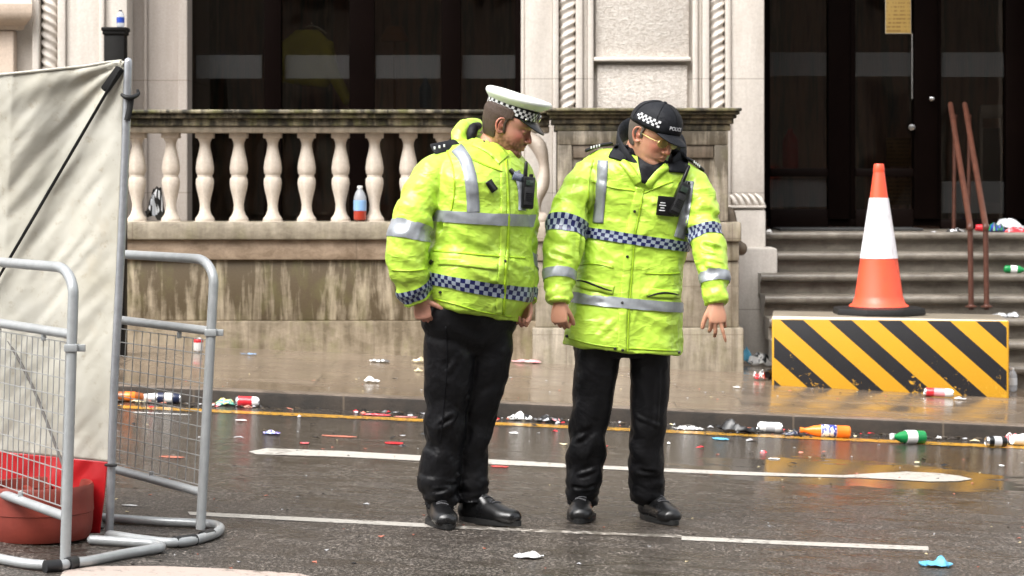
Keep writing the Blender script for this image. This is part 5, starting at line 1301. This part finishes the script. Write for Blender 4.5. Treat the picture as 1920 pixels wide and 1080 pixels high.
jl = me; bvL = bvh_of(jl)
# body (continuous, mostly inside the clothing)
mb = MB(); head_geo(mb, ML, full=1.04)
hc = ML @ V((0, -.025, -.055))
mb.tube([ML @ V((0, -.018, -.03)), ML @ V((0, -.030, -.085)), P(918, 296, 9.98), P(910, 330, YL)], [(.056, .058), (.060, .062), (.066, .066), (.08, .08)], n=24, sub=4, round_ends=True)
mb.tube([P(908, 322, YL), P(905, 400, YL), P(900, 480, YL), P(890, 570, YL), P(880, 620, YL)], [(.13, .08), (.14, .09), (.13, .09), (.13, .10), (.12, .09)], n=24, sub=3, ref=TL.R, round_ends=True)
for A_ in (AL, AF): mb.tube([A_.C[i] for i in range(0, len(A_.C), 6)] + [A_.C[-1]], [.04] * (len(range(0, len(A_.C), 6))) + [.024], n=14, round_ends=True)
mb.tube([P(872, 600, 9.9), P(841, 700, 9.93), P(830, 860, 10.0), P(828, 945, 10.03)], [.07, .06, .036, .024], n=14, round_ends=True); mb.tube([P(905, 600, 9.97), P(905, 720, 10.0), P(884, 860, 10.04), P(884, 940, 10.075)], [.07, .06, .036, .024], n=14, round_ends=True)
hand_geo(mb, P(789, 558, 9.765), (.12, .02, -.99), (.25, .95, 0), [(58, 85, 45), (62, 88, 45), (64, 88, 45), (62, 85, 45)], (2, 0, -2, -4), thumb=(62, 12, 10), sc=.95, tside=1, th_op=.12)
hand_geo(mb, P(986, 562, 10.0), (-.10, -.05, -.99), (-.45, -.85, 0), [(45, 70, 40), (52, 75, 40), (58, 80, 40), (60, 80, 40)], (3, 0, -3, -6), thumb=(28, 15, 12), sc=.95, tside=-1, th_op=.35)
me = remesh(mb, .0034, 2, fac=.4)
paint_body(me, ML, face_colours(ML, (.53, .27, .195), (.10, .045, .022), 1.15, 1.0, seed=2))
locL = (P(860, 0, 9.95).x, 9.95, gz(P(860, 0, 9.95).x))
PL = place(me, 'person', M_skin, locL, 'bearded police officer in a white topped peaked cap and short hi-vis jacket looking down', 'person')
J = finish(jl, 'jacket', M_hv, PL, 'full')
M_ckb = checker('blue_silver_checks', (.33, .38, .45), (.010, .014, .09), 3, 74); M_ckb2 = checker('blue_silver_checks_small', (.33, .38, .45), (.010, .014, .09), 3, 34)
M_ckc = checker('cap_checks', (.72, .72, .72), (.006, .006, .008), 3, 56)
def tband(Lf, y_c, h_px):        # loft parameter interval centred on a photo row
    zs = [r[2] for r in Lf.A]; Y = Lf.A[len(Lf.A) // 2][1]
    z0, z1 = P(0, y_c - h_px / 2, Y).z, P(0, y_c + h_px / 2, Y).z; n = len(zs) - 1
    return float(np.interp(-z0, [-z for z in zs], np.arange(n + 1) / n)), float(np.interp(-z1, [-z for z in zs], np.arange(n + 1) / n))
a, b = tband(TL, 408, 22); band('reflective_band', M_tape, J, TL, a, b, bvL, off=.005)
a, b = tband(TL, 534, 24); band('checked_band', M_ckb, J, TL, a, b, bvL, off=.005)
band('reflective_band', M_tape, J, AL, .505, .585, bvL, t0f=lambda th: .500, t1f=lambda th: .580, lim=.03)
band('checked_band', M_ckb2, J, AL, .87, .955, bvL, lim=.03)
band('reflective_band', M_tape, J, AF, .60, .69, bvL, lim=.03); band('checked_band', M_ckb2, J, AF, .87, .95, bvL, lim=.03)
onto('reflective_band', M_tape, J, bvL, [(856, 278), (872, 300), (882, 335), (886, 370), (887, 398)], 23, .003)
onto('reflective_band', M_tape, J, bvL, [(966, 322), (975, 345), (978, 370), (978, 395)], 14, .003)
onto('zip_placket', M_hvseam, J, bvL, [(948, 300), (951, 340), (953, 400), (952, 460), (947, 520), (944, 590)], 5, .002, nv=2, rise=.002)
onto('placket_edge', M_hv, J, bvL, [(944, 302), (944, 400), (943, 460), (939, 520), (935, 588)], 12, .0005, nv=4, rise=.002)
onto('collar_flap', M_hv, J, bvL, [(890, 262), (905, 268), (925, 280), (944, 300)], 26, .002, nv=6, rise=.004)
onto('collar_seam', M_hvseam, J, bvL, [(868, 288), (888, 300), (915, 312), (942, 322)], 2.5, .001, nv=1)
onto('waist_seam', M_hvseam, J, bvL, [(812, 470), (860, 474), (900, 478), (940, 481), (985, 484)], 3, .001, nv=1)
onto('hem_seam', M_hvseam, J, bvL, [(812, 560), (860, 572), (900, 584), (960, 594)], 2.5, .001, nv=1)
onto('pocket_flap', M_hv, J, bvL, [(822, 490), (860, 492), (900, 497), (932, 500)], 13, .002, nv=4, rise=.001)
onto('armhole_seam', M_hvseam, J, bvL, [(838, 282), (850, 320), (852, 360), (846, 395)], 2.5, .001, nv=1)
onto('cuff_seam', M_hvseam, J, bvL, [(735, 506), (765, 508), (800, 505)], 2.5, .001, nv=1)
for x, y in ((946, 490), (826, 548), (907, 268)): snap_btn(J, bvL, x, y, .006)
onto('zip_pull', M_dot, J, bvL, [(806, 496), (812, 488)], 6, .004, nv=1)
onto('badge', M_bplast, J, bvL, [(914, 340), (926, 358)], 13, .006, nv=2)
onto('neck_tab', M_bplast, J, bvL, [(955, 318), (962, 326)], 7, .004, nv=1)
onto('shoulder_patch', M_ckb2, J, bvL, [(960, 330), (982, 336)], 14, .004, nv=2)
mb = MB(); mb.tube([P(812, 279, 9.84), P(832, 276, 9.86), P(856, 268, 9.9)], [(.034, .007), (.036, .007), (.026, .007)], n=12, sub=3, ref=(.3, .78, .55), round_ends=True); ep = mb.build('epaulette', M_blkfab, J)
for k in range(3): 
    mb = MB(); c = P(815 + 9 * k, 277.5 - 2.2 * k, 9.815 + .01 * k); mb.bbox(c.x - .004, c.x + .004, c.y - .012, c.y - .009, c.z - .006, c.z + .006, .0008); mb.build('epaulette_mark', M_wtxt, ep)
mb = MB(); mb.tube([P(884, 270, 9.945), P(884, 254, 9.945), P(888, 240, 9.97), P(897, 236, 10.02)], [(.016, .02), (.022, .02), (.022, .02), (.016, .016)], n=14, sub=4, round_ends=True); mb.build('hood_lining', M_blkfab, J)
radio(J, bvL, 985, 362, rad(-6), w=.055, h=.135, ant=.06, flat=.55)
# trousers
yawL = rad(48)
PLv = Loft([(548, 806, 974, YL, .1), (590, 796, 970, YL, .05), (612, 796, 966, YL + .01, .0), (640, 815, 950, YL + .01, 0), (665, 850, 920, YL + .01, 0)], rad(35), .62)
N1 = Limb([P(846, 600, 9.90), P(842, 640, 9.90), P(841, 700, 9.92), P(837, 760, 9.94), P(832, 830, 9.97), P(824, 885, 9.99), P(822, 905, 9.99), P(828, 930, 9.99), P(829, 945, 10.01)], [.100, .106, .103, .092, .083, .089, .090, .072, .064])
F1 = Limb([P(914, 600, 9.97), P(918, 640, 9.98), P(912, 700, 10.0), P(900, 760, 10.02), P(886, 830, 10.04), P(883, 885, 10.06), P(884, 905, 10.06), P(883, 925, 10.07), P(884, 940, 10.07)], [.098, .100, .093, .080, .071, .073, .075, .068, .064])
mb = MB(); PLv.geo(mb); N1.geo(mb, 32, leg_fold(1.3, .0065)); F1.geo(mb, 32, leg_fold(4.0, .0065))
me = remesh(mb, .0065, 2)
wrinkle(me, [(P(800, 800, 9.8), P(870, 740, 9.8), .010, .010), (P(805, 770, 9.8), P(850, 730, 9.8), .008, -.008), (P(830, 830, 9.85), P(845, 900, 9.85), .010, .008), (P(905, 790, 9.9), P(870, 830, 9.9), .010, .009), (P(870, 640, 9.85), P(840, 700, 9.8), .012, .007), (P(796, 780, 9.8), P(860, 765, 9.8), .009, .012), (P(798, 815, 9.85), P(862, 775, 9.85), .009, -.010), (P(790, 900, 9.85), P(860, 885, 9.85), .010, .014), (P(795, 925, 9.9), P(860, 915, 9.9), .008, -.010), (P(855, 890, 9.95), P(915, 900, 9.95), .010, .012), (P(870, 750, 9.9), P(935, 720, 9.9), .009, .009)], .0032, 8, 11)
finish(me, 'trousers', M_trs, PL, 'full'); bt = bvh_of(me)
onto('trouser_seam', M_blkfab, PL.children[-1], bt, [(836, 612), (838, 680), (832, 760), (826, 830)], 2.0, .001, nv=1)
boot(PL, P(815, 0, 10.07), (.22, -1, 0), gz(P(820, 0, 10).x) + .002, .30)
boot(PL, P(868, 0, 10.10), (.80, -.60, 0), gz(P(890, 0, 10).x) + .002, .30)
# hair, cap
hl = shell('hair', hair_mat('short_brown_hair', (.022, .012, .007), (.085, .05, .032)), ML, PL, hair_mask(-.058, .38, -.028), .0032, full=1.04, rough=.0005)
def ell(z, w, f, b, n=72, dz=lambda y: 0.0):
    out = []
    for j in range(n):
        th = 2 * pi * j / n; kk = (abs(cos(th)) ** 2.3 + abs(sin(th)) ** 2.3) ** (-1 / 2.3); x = w * cos(th) * kk; y = (f if sin(th) > 0 else b) * sin(th) * kk; out.append(V((x, y, z + dz(y))))
    return out
MLc = ML @ Matrix.Translation(V((0, 0, .002))) @ Matrix.Diagonal((.965, .955, .97, 1))
def caprings(M, spec, dz=lambda y: 0.0): return [[M @ p for p in ell(z, w, f, b, dz=dz)] for (z, w, f, b) in spec]
mb = MB(); mb.rings(caprings(MLc, [(.040, .079, .092, .100), (.039, .083, .101, .108), (.060, .0845, .103, .110), (.082, .086, .105, .112), (.083, .07, .09, .09)]))
cp = mb.build('peaked_cap', M_blkfab, PL)
mb = MB(); R_c = caprings(MLc, [(.046, .0848, .1032, .1098), (.0785, .0868, .1058, .1128)], ); mb.rings(R_c, cap0=False, cap1=False); o = mb.build('checked_band', M_ckc, cp, smooth='full')
M_white = plain('white_cap_cloth', (.80, .83, .78), .5, nscale=14, namt=.05, bumps=.15)
dzc = lambda y: .10 * max(0, y) + .02 * min(0, y)
mb = MB(); mb.rings(caprings(MLc, [(.078, .0850, .104, .111), (.083, .090, .110, .115), (.092, .104, .126, .125), (.101, .1125, .1345, .131), (.108, .1145, .1365, .132), (.1145, .113, .135, .130), (.1195, .105, .126, .122), (.1230, .08, .098, .095), (.1255, .04, .05, .05), (.126, .004, .005, .005)], dzc)); mb.build('cap_crown', M_white, cp, smooth='full')
def peak(M, parent, mat, a0, z0, w, f, proj, drop, name='peak', half=68, side=.0, thick=.004):
    mb = MB(); top = []; nu, nv = 28, 8; vs = []
    for s_ in (0, 1):
        for i in range(nu + 1):
            th = rad(90 - half + 2 * half * i / nu); q = max(0, cos((th - pi / 2) * 90 / half)) ** .75
            for j in range(nv + 1):
                t = j / nv * q; x = w * cos(th) * (1 + .05 * t); y = f * sin(th) + proj * t
                z = z0 - drop * t ** 1.2 - side * (x / w) ** 2 * (.3 + t) - s_ * thick
                vs.append(M @ V((x, y, z)))
    N = (nu + 1) * (nv + 1)
    for s_ in (0, 1):
        pass
    fs = []
    for i in range(nu):
        for j in range(nv):
            k = i * (nv + 1) + j; fs.append((k, k + nv + 1, k + nv + 2, k + 1)); fs.append((N + k, N + k + 1, N + k + nv + 2, N + k + nv + 1))
        k = i * (nv + 1) + nv; fs.append((k, k + nv + 1, N + k + nv + 1, N + k))
    mb.add(vs, fs); return mb.build(name, mat, parent, smooth='full')
peak(MLc, cp, M_lea, 0, .046, .083, .100, .050, .034, half=66)
mb = MB(); mb.sphere(MLc @ V((0, .111, .064)), (.011, .006, .015), n=12, M=ML.to_3x3()); mb.build('cap_badge', plain('chrome_badge', (.5, .5, .5), .2, 1), cp)
mb = MB(); mb.sphere(MLc @ V((-.068, .080, .047)), .0055, n=10); mb.build('cap_stud', plain('chrome_stud', (.6, .6, .6), .2, 1), cp)

# ======================================================================= officer on the right (baseball cap)
YR = 10.25
MR = head_matrix(P(1224, 253, 10.14), rad(46), rad(20), rad(6), 1.14)
TR_ = Loft([(282, 1186, 1250, YR + .03, .10), (286, 1160, 1272, YR + .02, .14), (293, 1130, 1294, YR + .01, .17), (304, 1112, 1312, YR, .18), (322, 1099, 1322, YR - .01, .17), (355, 1094, 1318, YR - .02, .15), (400, 1096, 1304, YR - .03, .15), (450, 1094, 1289, YR - .03, .15), (500, 1083, 1281, YR - .03, .13), (555, 1072, 1279, YR - .03, .10), (605, 1063, 1279, YR - .03, .09), (645, 1057, 1279, YR - .03, .085), (656, 1058, 1277, YR - .03, .085)], rad(3), .62)
A1 = Limb([P(1142, 314, 10.22), P(1112, 324, 10.20), P(1089, 354, 10.16), P(1067, 400, 10.13), P(1058, 450, 10.10), P(1050, 500, 10.06), P(1048, 543, 10.02), P(1048, 568, 10.0)], [.058, .072, .078, .083, .088, .076, .060, .050])
A2 = Limb([P(1280, 336, 10.22), P(1302, 348, 10.18), P(1314, 382, 10.14), P(1321, 430, 10.10), P(1333, 480, 10.04), P(1340, 530, 9.99), P(1343, 570, 9.96)], [.056, .068, .070, .072, .072, .060, .050])
mb = MB()
TR_.geo(mb, disp=lambda t, th: .004 * sin(2 * pi * 4 * t + 2 * sin(2 * th)) + .007 * nz((cos(th), sin(th), t * 4), 1.5, 7) + .007 * max(0, t - .6) / .4 * sin(7 * th + 2 * t))
A1.geo(mb, disp=sleeve_fold(2.0, .0045)); A2.geo(mb, disp=sleeve_fold(5.0, .005))
me = remesh(mb, .0065, 3)
wrinkle(me, [(P(1098, 350, 10.1), P(1106, 410, 10.1), .010, -.014), (P(1090, 440, 10.05), P(1082, 500, 10.05), .009, -.012), (P(1100, 560, 10.1), P(1150, 548, 10.1), .010, .007), (P(1140, 500, 10.05), P(1165, 550, 10.05), .010, .008), (P(1200, 490, 10.05), P(1245, 520, 10.05), .011, .011), (P(1240, 480, 10.05), P(1215, 530, 10.05), .011, .010), (P(1190, 590, 10.05), P(1250, 640, 10.05), .012, .009), (P(1110, 640, 10.05), P(1150, 600, 10.05), .012, .008), (P(1310, 455, 9.98), P(1350, 470, 9.98), .010, -.012), (P(1300, 490, 9.95), P(1350, 505, 9.95), .010, .012), (P(1230, 345, 10.05), P(1200, 365, 10.05), .010, .010), (P(1130, 330, 10.1), P(1175, 350, 10.1), .010, .009), (P(1025, 470, 10.0), P(1075, 490, 10.0), .010, -.010), (P(1285, 400, 10.1), P(1290, 450, 10.1), .009, -.012)], .0062, 8.5, 21.0)
jr = me; bvR = bvh_of(jr)
mb = MB(); head_geo(mb, MR, full=1.02)
mb.tube([MR @ V((0, -.018, -.03)), MR @ V((0, -.040, -.075)), P(1215, 290, 10.24), P(1212, 330, YR)], [(.054, .056), (.060, .062), (.066, .066), (.08, .08)], n=24, sub=4, round_ends=True)
mb.tube([P(1212, 325, YR), P(1205, 400, YR), P(1190, 480, YR), P(1178, 550, YR), P(1172, 590, YR)], [(.15, .08), (.16, .09), (.14, .09), (.13, .10), (.12, .06)], n=24, sub=3, ref=(1, 0, 0), round_ends=True)
for A_ in (A1, A2): mb.tube([A_.C[i] for i in range(0, len(A_.C), 6)] + [A_.C[-1]], [.04] * (len(range(0, len(A_.C), 6))) + [.024], n=14, round_ends=True)
mb.tube([P(1135, 620, 10.2), P(1112, 740, 10.24), P(1096, 860, 10.32), P(1093, 930, 10.37)], [.07, .06, .036, .024], n=14, round_ends=True); mb.tube([P(1205, 620, 10.2), P(1217, 740, 10.26), P(1213, 860, 10.34), P(1214, 930, 10.40)], [.07, .06, .036, .024], n=14, round_ends=True)
hand_geo(mb, P(1048, 566, 9.99), (.02, -.10, -.99), (.35, .93, 0), [(50, 78, 42), (56, 82, 42), (60, 84, 42), (60, 82, 42)], (3, 0, -2, -5), thumb=(25, 12, 12), sc=.96, tside=1, th_op=.35)
hand_geo(mb, P(1343, 566, 9.955), (.06, -.22, -.97), (-.05, .92, -.30), [(40, 48, 25), (30, 40, 22), (8, 10, 6), (38, 50, 25)], (5, 0, -14, -14), thumb=(32, 10, 10), sc=.98, tside=-1, th_op=.12)
me = remesh(mb, .0034, 2, fac=.4)
paint_body(me, MR, face_colours(MR, (.50, .26, .165), (.3, .2, .15), .12, .75, seed=5, brow=(.16, .11, .07)))
locR = (P(1160, 0, 10.25).x, 10.25, gz(P(1160, 0, 10.25).x))
PR_ = place(me, 'person', M_skin, locR, 'police officer in a black baseball cap and long hi-vis coat pointing at the ground', 'person')
K_ = finish(jr, 'coat', M_hv, PR_, 'full')
a, b = tband(TR_, 448, 19); band('checked_band', M_ckb, K_, TR_, a, b, bvR, off=.0065)
a, b = tband(TR_, 565, 19); band('reflective_band', M_tape, K_, TR_, a, b, bvR, off=.0065, lim=.022)
band('checked_band', M_ckb2, K_, A1, .475, .545, bvR, lim=.03, t0f=lambda th: .475 - .02 * cos(th)); band('reflective_band', M_tape, K_, A1, .745, .805, bvR, lim=.03)
band('checked_band', M_ckb2, K_, A2, .50, .57, bvR, lim=.03); band('reflective_band', M_tape, K_, A2, .78, .845, bvR, lim=.03)
onto('reflective_band', M_tape, K_, bvR, [(1131, 302), (1129, 335), (1126, 370), (1122, 418)], 19, .003)
onto('reflective_band', M_tape, K_, bvR, [(1292, 340), (1287, 380), (1281, 415), (1272, 446)], 19, .003)
onto('storm_flap', M_hv, K_, bvR, [(1200, 352), (1190, 400), (1181, 440), (1176, 500), (1170, 560), (1167, 610), (1166, 662)], 17, .0005, nv=5, rise=.0022)
onto('storm_flap_seam', M_hvseam, K_, bvR, [(1206, 356), (1199, 400), (1191, 440), (1186, 500), (1181, 560), (1178, 610), (1177, 662)], 2.5, .0015, nv=1)
onto('pocket_flap', M_hv, K_, bvR, [(1082, 530), (1110, 536), (1150, 544)], 17, .002, nv=4, rise=.001); onto('pocket_flap', M_hv, K_, bvR, [(1213, 547), (1240, 551), (1274, 552)], 17, .002, nv=4, rise=.001)
onto('pocket_opening', M_hole, K_, bvR, [(1080, 526), (1098, 528), (1120, 536), (1148, 545)], lambda t: 1.2 + 2.6 * sin(pi * t), .004, nv=1); onto('pocket_opening', M_hole, K_, bvR, [(1214, 556), (1232, 551), (1252, 549), (1272, 553)], lambda t: 1.2 + 2.2 * sin(pi * t), .004, nv=1)
onto('pocket_seam', M_hvseam, K_, bvR, [(1084, 498), (1112, 494), (1150, 502)], 2.0, .001, nv=1); onto('pocket_seam', M_hvseam, K_, bvR, [(1210, 512), (1240, 514), (1276, 512)], 2.0, .001, nv=1)
onto('yoke_seam', M_hvseam, K_, bvR, [(1110, 340), (1150, 352), (1192, 358)], 2.5, .001, nv=1); onto('yoke_seam', M_hvseam, K_, bvR, [(1208, 362), (1235, 350), (1262, 340)], 2.5, .001, nv=1)
onto('lapel', M_hv, K_, bvR, [(1166, 303), (1180, 318), (1197, 343)], 15, .002, nv=4, rise=.006); onto('lapel', M_hv, K_, bvR, [(1250, 312), (1232, 326), (1213, 348)], 15, .002, nv=4, rise=.006)
onto('armhole_seam', M_hvseam, K_, bvR, [(1112, 300), (1104, 340), (1104, 400)], 2.5, .001, nv=1); onto('hem_seam', M_hvseam, K_, bvR, [(1066, 634), (1110, 645), (1165, 652), (1270, 658)], 2.5, .001, nv=1)
for x, y in ((1190, 396), (1176, 481), (1167, 568), (1167, 656), (1153, 653), (1272, 661), (1064, 630)): snap_btn(K_, bvR, x, y, .0065)
radio(K_, bvR, 1270, 374, rad(-24), w=.050, h=.150, ant=.075, flat=.5)
h_, n_ = hit(bvR, 1248, 386); r_, u_, n_ = basis(n_, rad(-5), .4); c_ = h_ + n_ * .012
bc = boxed(K_, 'body_camera', c_, r_, u_, n_, .082, .085, .016, M_bplast, .005)
for k, w_ in enumerate((.022, .03, .018, .026)): boxed(bc, 'printed_line', c_ + n_ * .0085 - r_ * .018 + u_ * (.014 - .011 * k), r_, u_, n_, w_, .004, .0012, M_wtxt, .0003)
# dark fleece collar and roll neck
onto('roll_neck', M_blkfab, K_, bvR, [(1207, 343), (1212, 326), (1218, 306), (1224, 292)], lambda t: 6 + 62 * t, .004, nv=8, rise=.002)
mb = MB(); mb.tube([P(1214, 318, 10.17), P(1216, 296, 10.19), MR @ V((0, -.032, -.098)), MR @ V((0, -.028, -.070))], [(.080, .070), (.072, .068), (.064, .066), (.060, .062)], n=28, sub=4, ref=(1, 0, 0), round_ends=True); mb.build('neck_warmer', M_blkfab, K_)
mb = MB(); mb.tube([P(1196, 316, 10.10), P(1170, 290, 10.13), P(1160, 266, 10.20), P(1170, 246, 10.30), P(1200, 236, 10.38), P(1240, 242, 10.38), P(1270, 262, 10.30), P(1283, 286, 10.20), P(1262, 306, 10.12)],
                   [(.016, .009), (.030, .011), (.040, .011), (.045, .011), (.045, .011), (.045, .011), (.042, .011), (.036, .011), (.020, .009)], n=16, sub=6, ref=(0, 0, 1), round_ends=True)
mb.build('fleece_collar', M_nylon, K_)
def flap(name, L1, L2, off, mat):
    a, _ = spl(L1, 5); b, _ = spl(L2, 5); mb = MB(); vs = []; nv = 6
    for p, q in zip(a, b):
        for j in range(nv + 1):
            x, y = p * (1 - j / nv) + q * j / nv; h, n = hit(bvR, x, y)
            vs.append((h + n * (off + .006 * sin(pi * j / nv))) if h is not None else P(x, y, YR - .1))
    mb.add(vs, [(i * (nv + 1) + j, i * (nv + 1) + j + 1, (i + 1) * (nv + 1) + j + 1, (i + 1) * (nv + 1) + j) for i in range(len(a) - 1) for j in range(nv)])
    o = mb.build(name, mat, K_, smooth='full'); md = o.modifiers.new('thick', 'SOLIDIFY'); md.thickness = .008; md.offset = 1; return o
flap('collar_wing', [(1160, 268), (1148, 282), (1141, 296)], [(1188, 280), (1182, 296), (1172, 306)], .006, M_nylon)
flap('collar_wing', [(1262, 276), (1253, 300), (1253, 322)], [(1286, 288), (1289, 306), (1286, 326)], .006, M_nylon)
for (p, q, n_) in (((1100, 283), (1146, 272), 0), ((1288, 298), (1318, 322), 1)):
    mb = MB(); a_, b_ = P(p[0], p[1], YR - .02), P(q[0], q[1], YR - .02); mb.tube([a_ + V((0, 0, .002)), (a_ + b_) / 2 + V((0, 0, .010)), b_ + V((0, 0, .006))], [(.030, .008), (.031, .008), (.027, .008)], n=12, sub=3, ref=(0, 1, 0), round_ends=True); ep = mb.build('epaulette', M_blkfab, K_)
    for k in range(4):
        c = a_.lerp(b_, (.18 if n_ == 0 else .42) + .11 * k) + V((0, -.029, .011)); mb = MB(); mb.bbox(c.x - .0028, c.x + .0028, c.y - .002, c.y, c.z - .007, c.z + .005, .0006); mb.build('epaulette_mark', M_wtxt, ep)
# trousers
PRv = Loft([(600, 1076, 1262, YR, 0), (640, 1073, 1262, YR, 0), (668, 1080, 1256, YR, 0)], 0, .6)
N2 = Limb([P(1122, 635, 10.22), P(1120, 670, 10.22), P(1112, 740, 10.24), P(1104, 800, 10.26), P(1098, 860, 10.30), P(1094, 903, 10.32), P(1092, 920, 10.33), P(1092, 940, 10.36), P(1092, 947, 10.36)], [.100, .100, .090, .084, .084, .080, .074, .066, .062])
F2 = Limb([P(1216, 635, 10.22), P(1219, 670, 10.22), P(1218, 740, 10.25), P(1215, 800, 10.28), P(1212, 860, 10.32), P(1212, 895, 10.35), P(1213, 915, 10.36), P(1214, 932, 10.39), P(1214, 940, 10.39)], [.092, .089, .084, .078, .079, .081, .078, .070, .066])
mb = MB(); PRv.geo(mb); N2.geo(mb, 32, leg_fold(2.3, .0065)); F2.geo(mb, 32, leg_fold(6.0, .0050))
me = remesh(mb, .0065, 2)
wrinkle(me, [(P(1085, 800, 10.15), P(1100, 880, 10.18), .011, .010), (P(1120, 790, 10.15), P(1090, 850, 10.18), .010, .010), (P(1100, 880, 10.2), P(1128, 860, 10.2), .009, .009), (P(1235, 690, 10.15), P(1230, 800, 10.2), .010, .007), (P(1190, 780, 10.2), P(1240, 800, 10.2), .009, .006), (P(1180, 880, 10.25), P(1240, 890, 10.25), .009, -.008), (P(1068, 790, 10.15), P(1135, 815, 10.15), .010, -.010), (P(1072, 830, 10.2), P(1120, 800, 10.2), .010, .012), (P(1066, 895, 10.22), P(1125, 880, 10.22), .010, .013), (P(1066, 915, 10.25), P(1120, 910, 10.25), .008, -.010), (P(1182, 905, 10.25), P(1245, 900, 10.25), .010, .010), (P(1190, 720, 10.15), P(1200, 850, 10.2), .012, .005)], .0032, 8, 31)
finish(me, 'trousers', M_trs, PR_, 'full')
boot(PR_, P(1094, 0, 10.41), (-.10, -1, 0), gz(P(1092, 0, 10.3).x) + .002, .285)
boot(PR_, P(1208, 0, 10.44), (.42, -.9, 0), gz(P(1225, 0, 10.3).x) + .002, .285)
shell('hair', hair_mat('greying_cropped_hair', (.045, .035, .027), (.15, .12, .095)), MR, PR_, hair_mask(-.060, .26, -.014, .050), .0028, full=1.02, rough=.0004)
# baseball cap
dzb = lambda y: -.10 * min(0, y) * -1 * .6
spec = [(.032, .080, .090, .099), (.030, .0855, .0990, .1095), (.045, .0860, .1010, .1105), (.060, .0850, .1000, .1090), (.076, .0810, .0955, .1040), (.092, .0740, .0870, .0955), (.106, .0640, .0745, .0830), (.118, .0500, .0570, .0640), (.126, .0340, .0380, .0430), (.131, .0170, .0190, .0210), (.132, .004, .004, .004)]
mb = MB(); mb.rings(caprings(MR, spec, lambda y: .10 * y * .35)); cq = mb.build('baseball_cap', M_nylon, PR_, smooth='full'); me_c = cq.data
bvC = bvh_of(me_c)
mb = MB(); mb.sphere(MR @ V((0, 0, .133)), (.008, .008, .005), n=12, M=MR.to_3x3()); mb.build('cap_button', M_nylon, cq)
for a in (30, 90, 150, 210, 270, 330):
    pts = []
    for z, w, f, b in spec[2:-1]:
        th = rad(a); y = (f if sin(th) > 0 else b) * sin(th); kk = (abs(cos(th)) ** 2.3 + abs(sin(th)) ** 2.3) ** (-1 / 2.3); pts.append(MR @ V((w * cos(th) * 1.004 * kk, y * 1.004 * kk, z + .035 * y * kk + .0006)))
    mb = MB(); mb.tube(pts, .0016, n=6, sub=3); mb.build('cap_seam', M_blkfab, cq)
peak(MR, cq, M_nylon, 0, .042, .078, .096, .066, .022, 'brim', half=62, side=.014)
# checked patch on the side and the word on the front
mb = MB(); nu = 26; vs = []
for i in range(nu + 1):
    th = rad(138 + 62 * i / nu)
    for q in (0, .5, 1):
        z = .050 + .026 * q; w = np.interp(z, [s[0] for s in spec[1:]], [s[1] for s in spec[1:]]); f = np.interp(z, [s[0] for s in spec[1:]], [s[2] for s in spec[1:]]); b = np.interp(z, [s[0] for s in spec[1:]], [s[3] for s in spec[1:]])
        y = (f if sin(th) > 0 else b) * sin(th); kk = (abs(cos(th)) ** 2.3 + abs(sin(th)) ** 2.3) ** (-1 / 2.3) * 1.016; vs.append(MR @ V((w * cos(th) * kk, y * kk, z + .035 * y * kk)))
mb.add(vs, [(i * 3 + j, (i + 1) * 3 + j, (i + 1) * 3 + j + 1, i * 3 + j + 1) for i in range(nu) for j in range(2)], 0, [[(i / nu, j / 2), ((i + 1) / nu, j / 2), ((i + 1) / nu, (j + 1) / 2), (i / nu, (j + 1) / 2)] for i in range(nu) for j in range(2)])
mb.build('checked_patch', checker('patch_checks', (.72, .72, .74), (.012, .012, .014), 3, 10), cq, smooth='full')
R3 = MR.to_3x3().normalized(); tc = MR @ V((-.006, .10, .066)); upv = (R3 @ V((0, -.25, .97))).normalized(); nv_ = (R3 @ V((0, .97, .25))).normalized(); rt = (R3 @ V((1, 0, 0))).normalized()
text_on('cap_lettering', 'POLICE', .022, M_wtxt, cq, bvC, tc, rt, upv, nv_, .0028)
# glasses
gl = MB(); gm = []
ye, yo = .096, .081
for sx in (-1, 1):
    c = V((sx * .033, .0925, -.002)); pts = [MR @ (c + V((.0235 * cos(a), -.25 * abs(c.x + .0235 * cos(a)) * .6, .0155 * sin(a)))) for a in [2 * pi * k / 20 for k in range(21)]]
    gl.tube(pts, .0016, n=6); gl.tube([MR @ V((sx * .056, .079, .002)), MR @ V((sx * .074, .05, .003)), MR @ V((sx * .078, .0, .004))], .0014, n=6)
gl.tube([MR @ V((-.010, .0925, .001)), MR @ V((0, .0955, .003)), MR @ V((.010, .0925, .001))], .0014, n=6)
g_ = gl.build('glasses', plain('pale_gold_wire', (.62, .55, .20), .25, .7), PR_)
for sx in (-1, 1):
    c = V((sx * .033, .0925, -.002)); mb = MB(); ring = [MR @ (c + V((.0232 * cos(a), -.25 * abs(c.x + .0232 * cos(a)) * .6, .0152 * sin(a)))) for a in [2 * pi * k / 20 for k in range(20)]]
    mb.add(ring, [list(range(20))]); mb.build('lens', clear('yellow_lens', (.80, .82, .38), .35), g_, smooth=False)
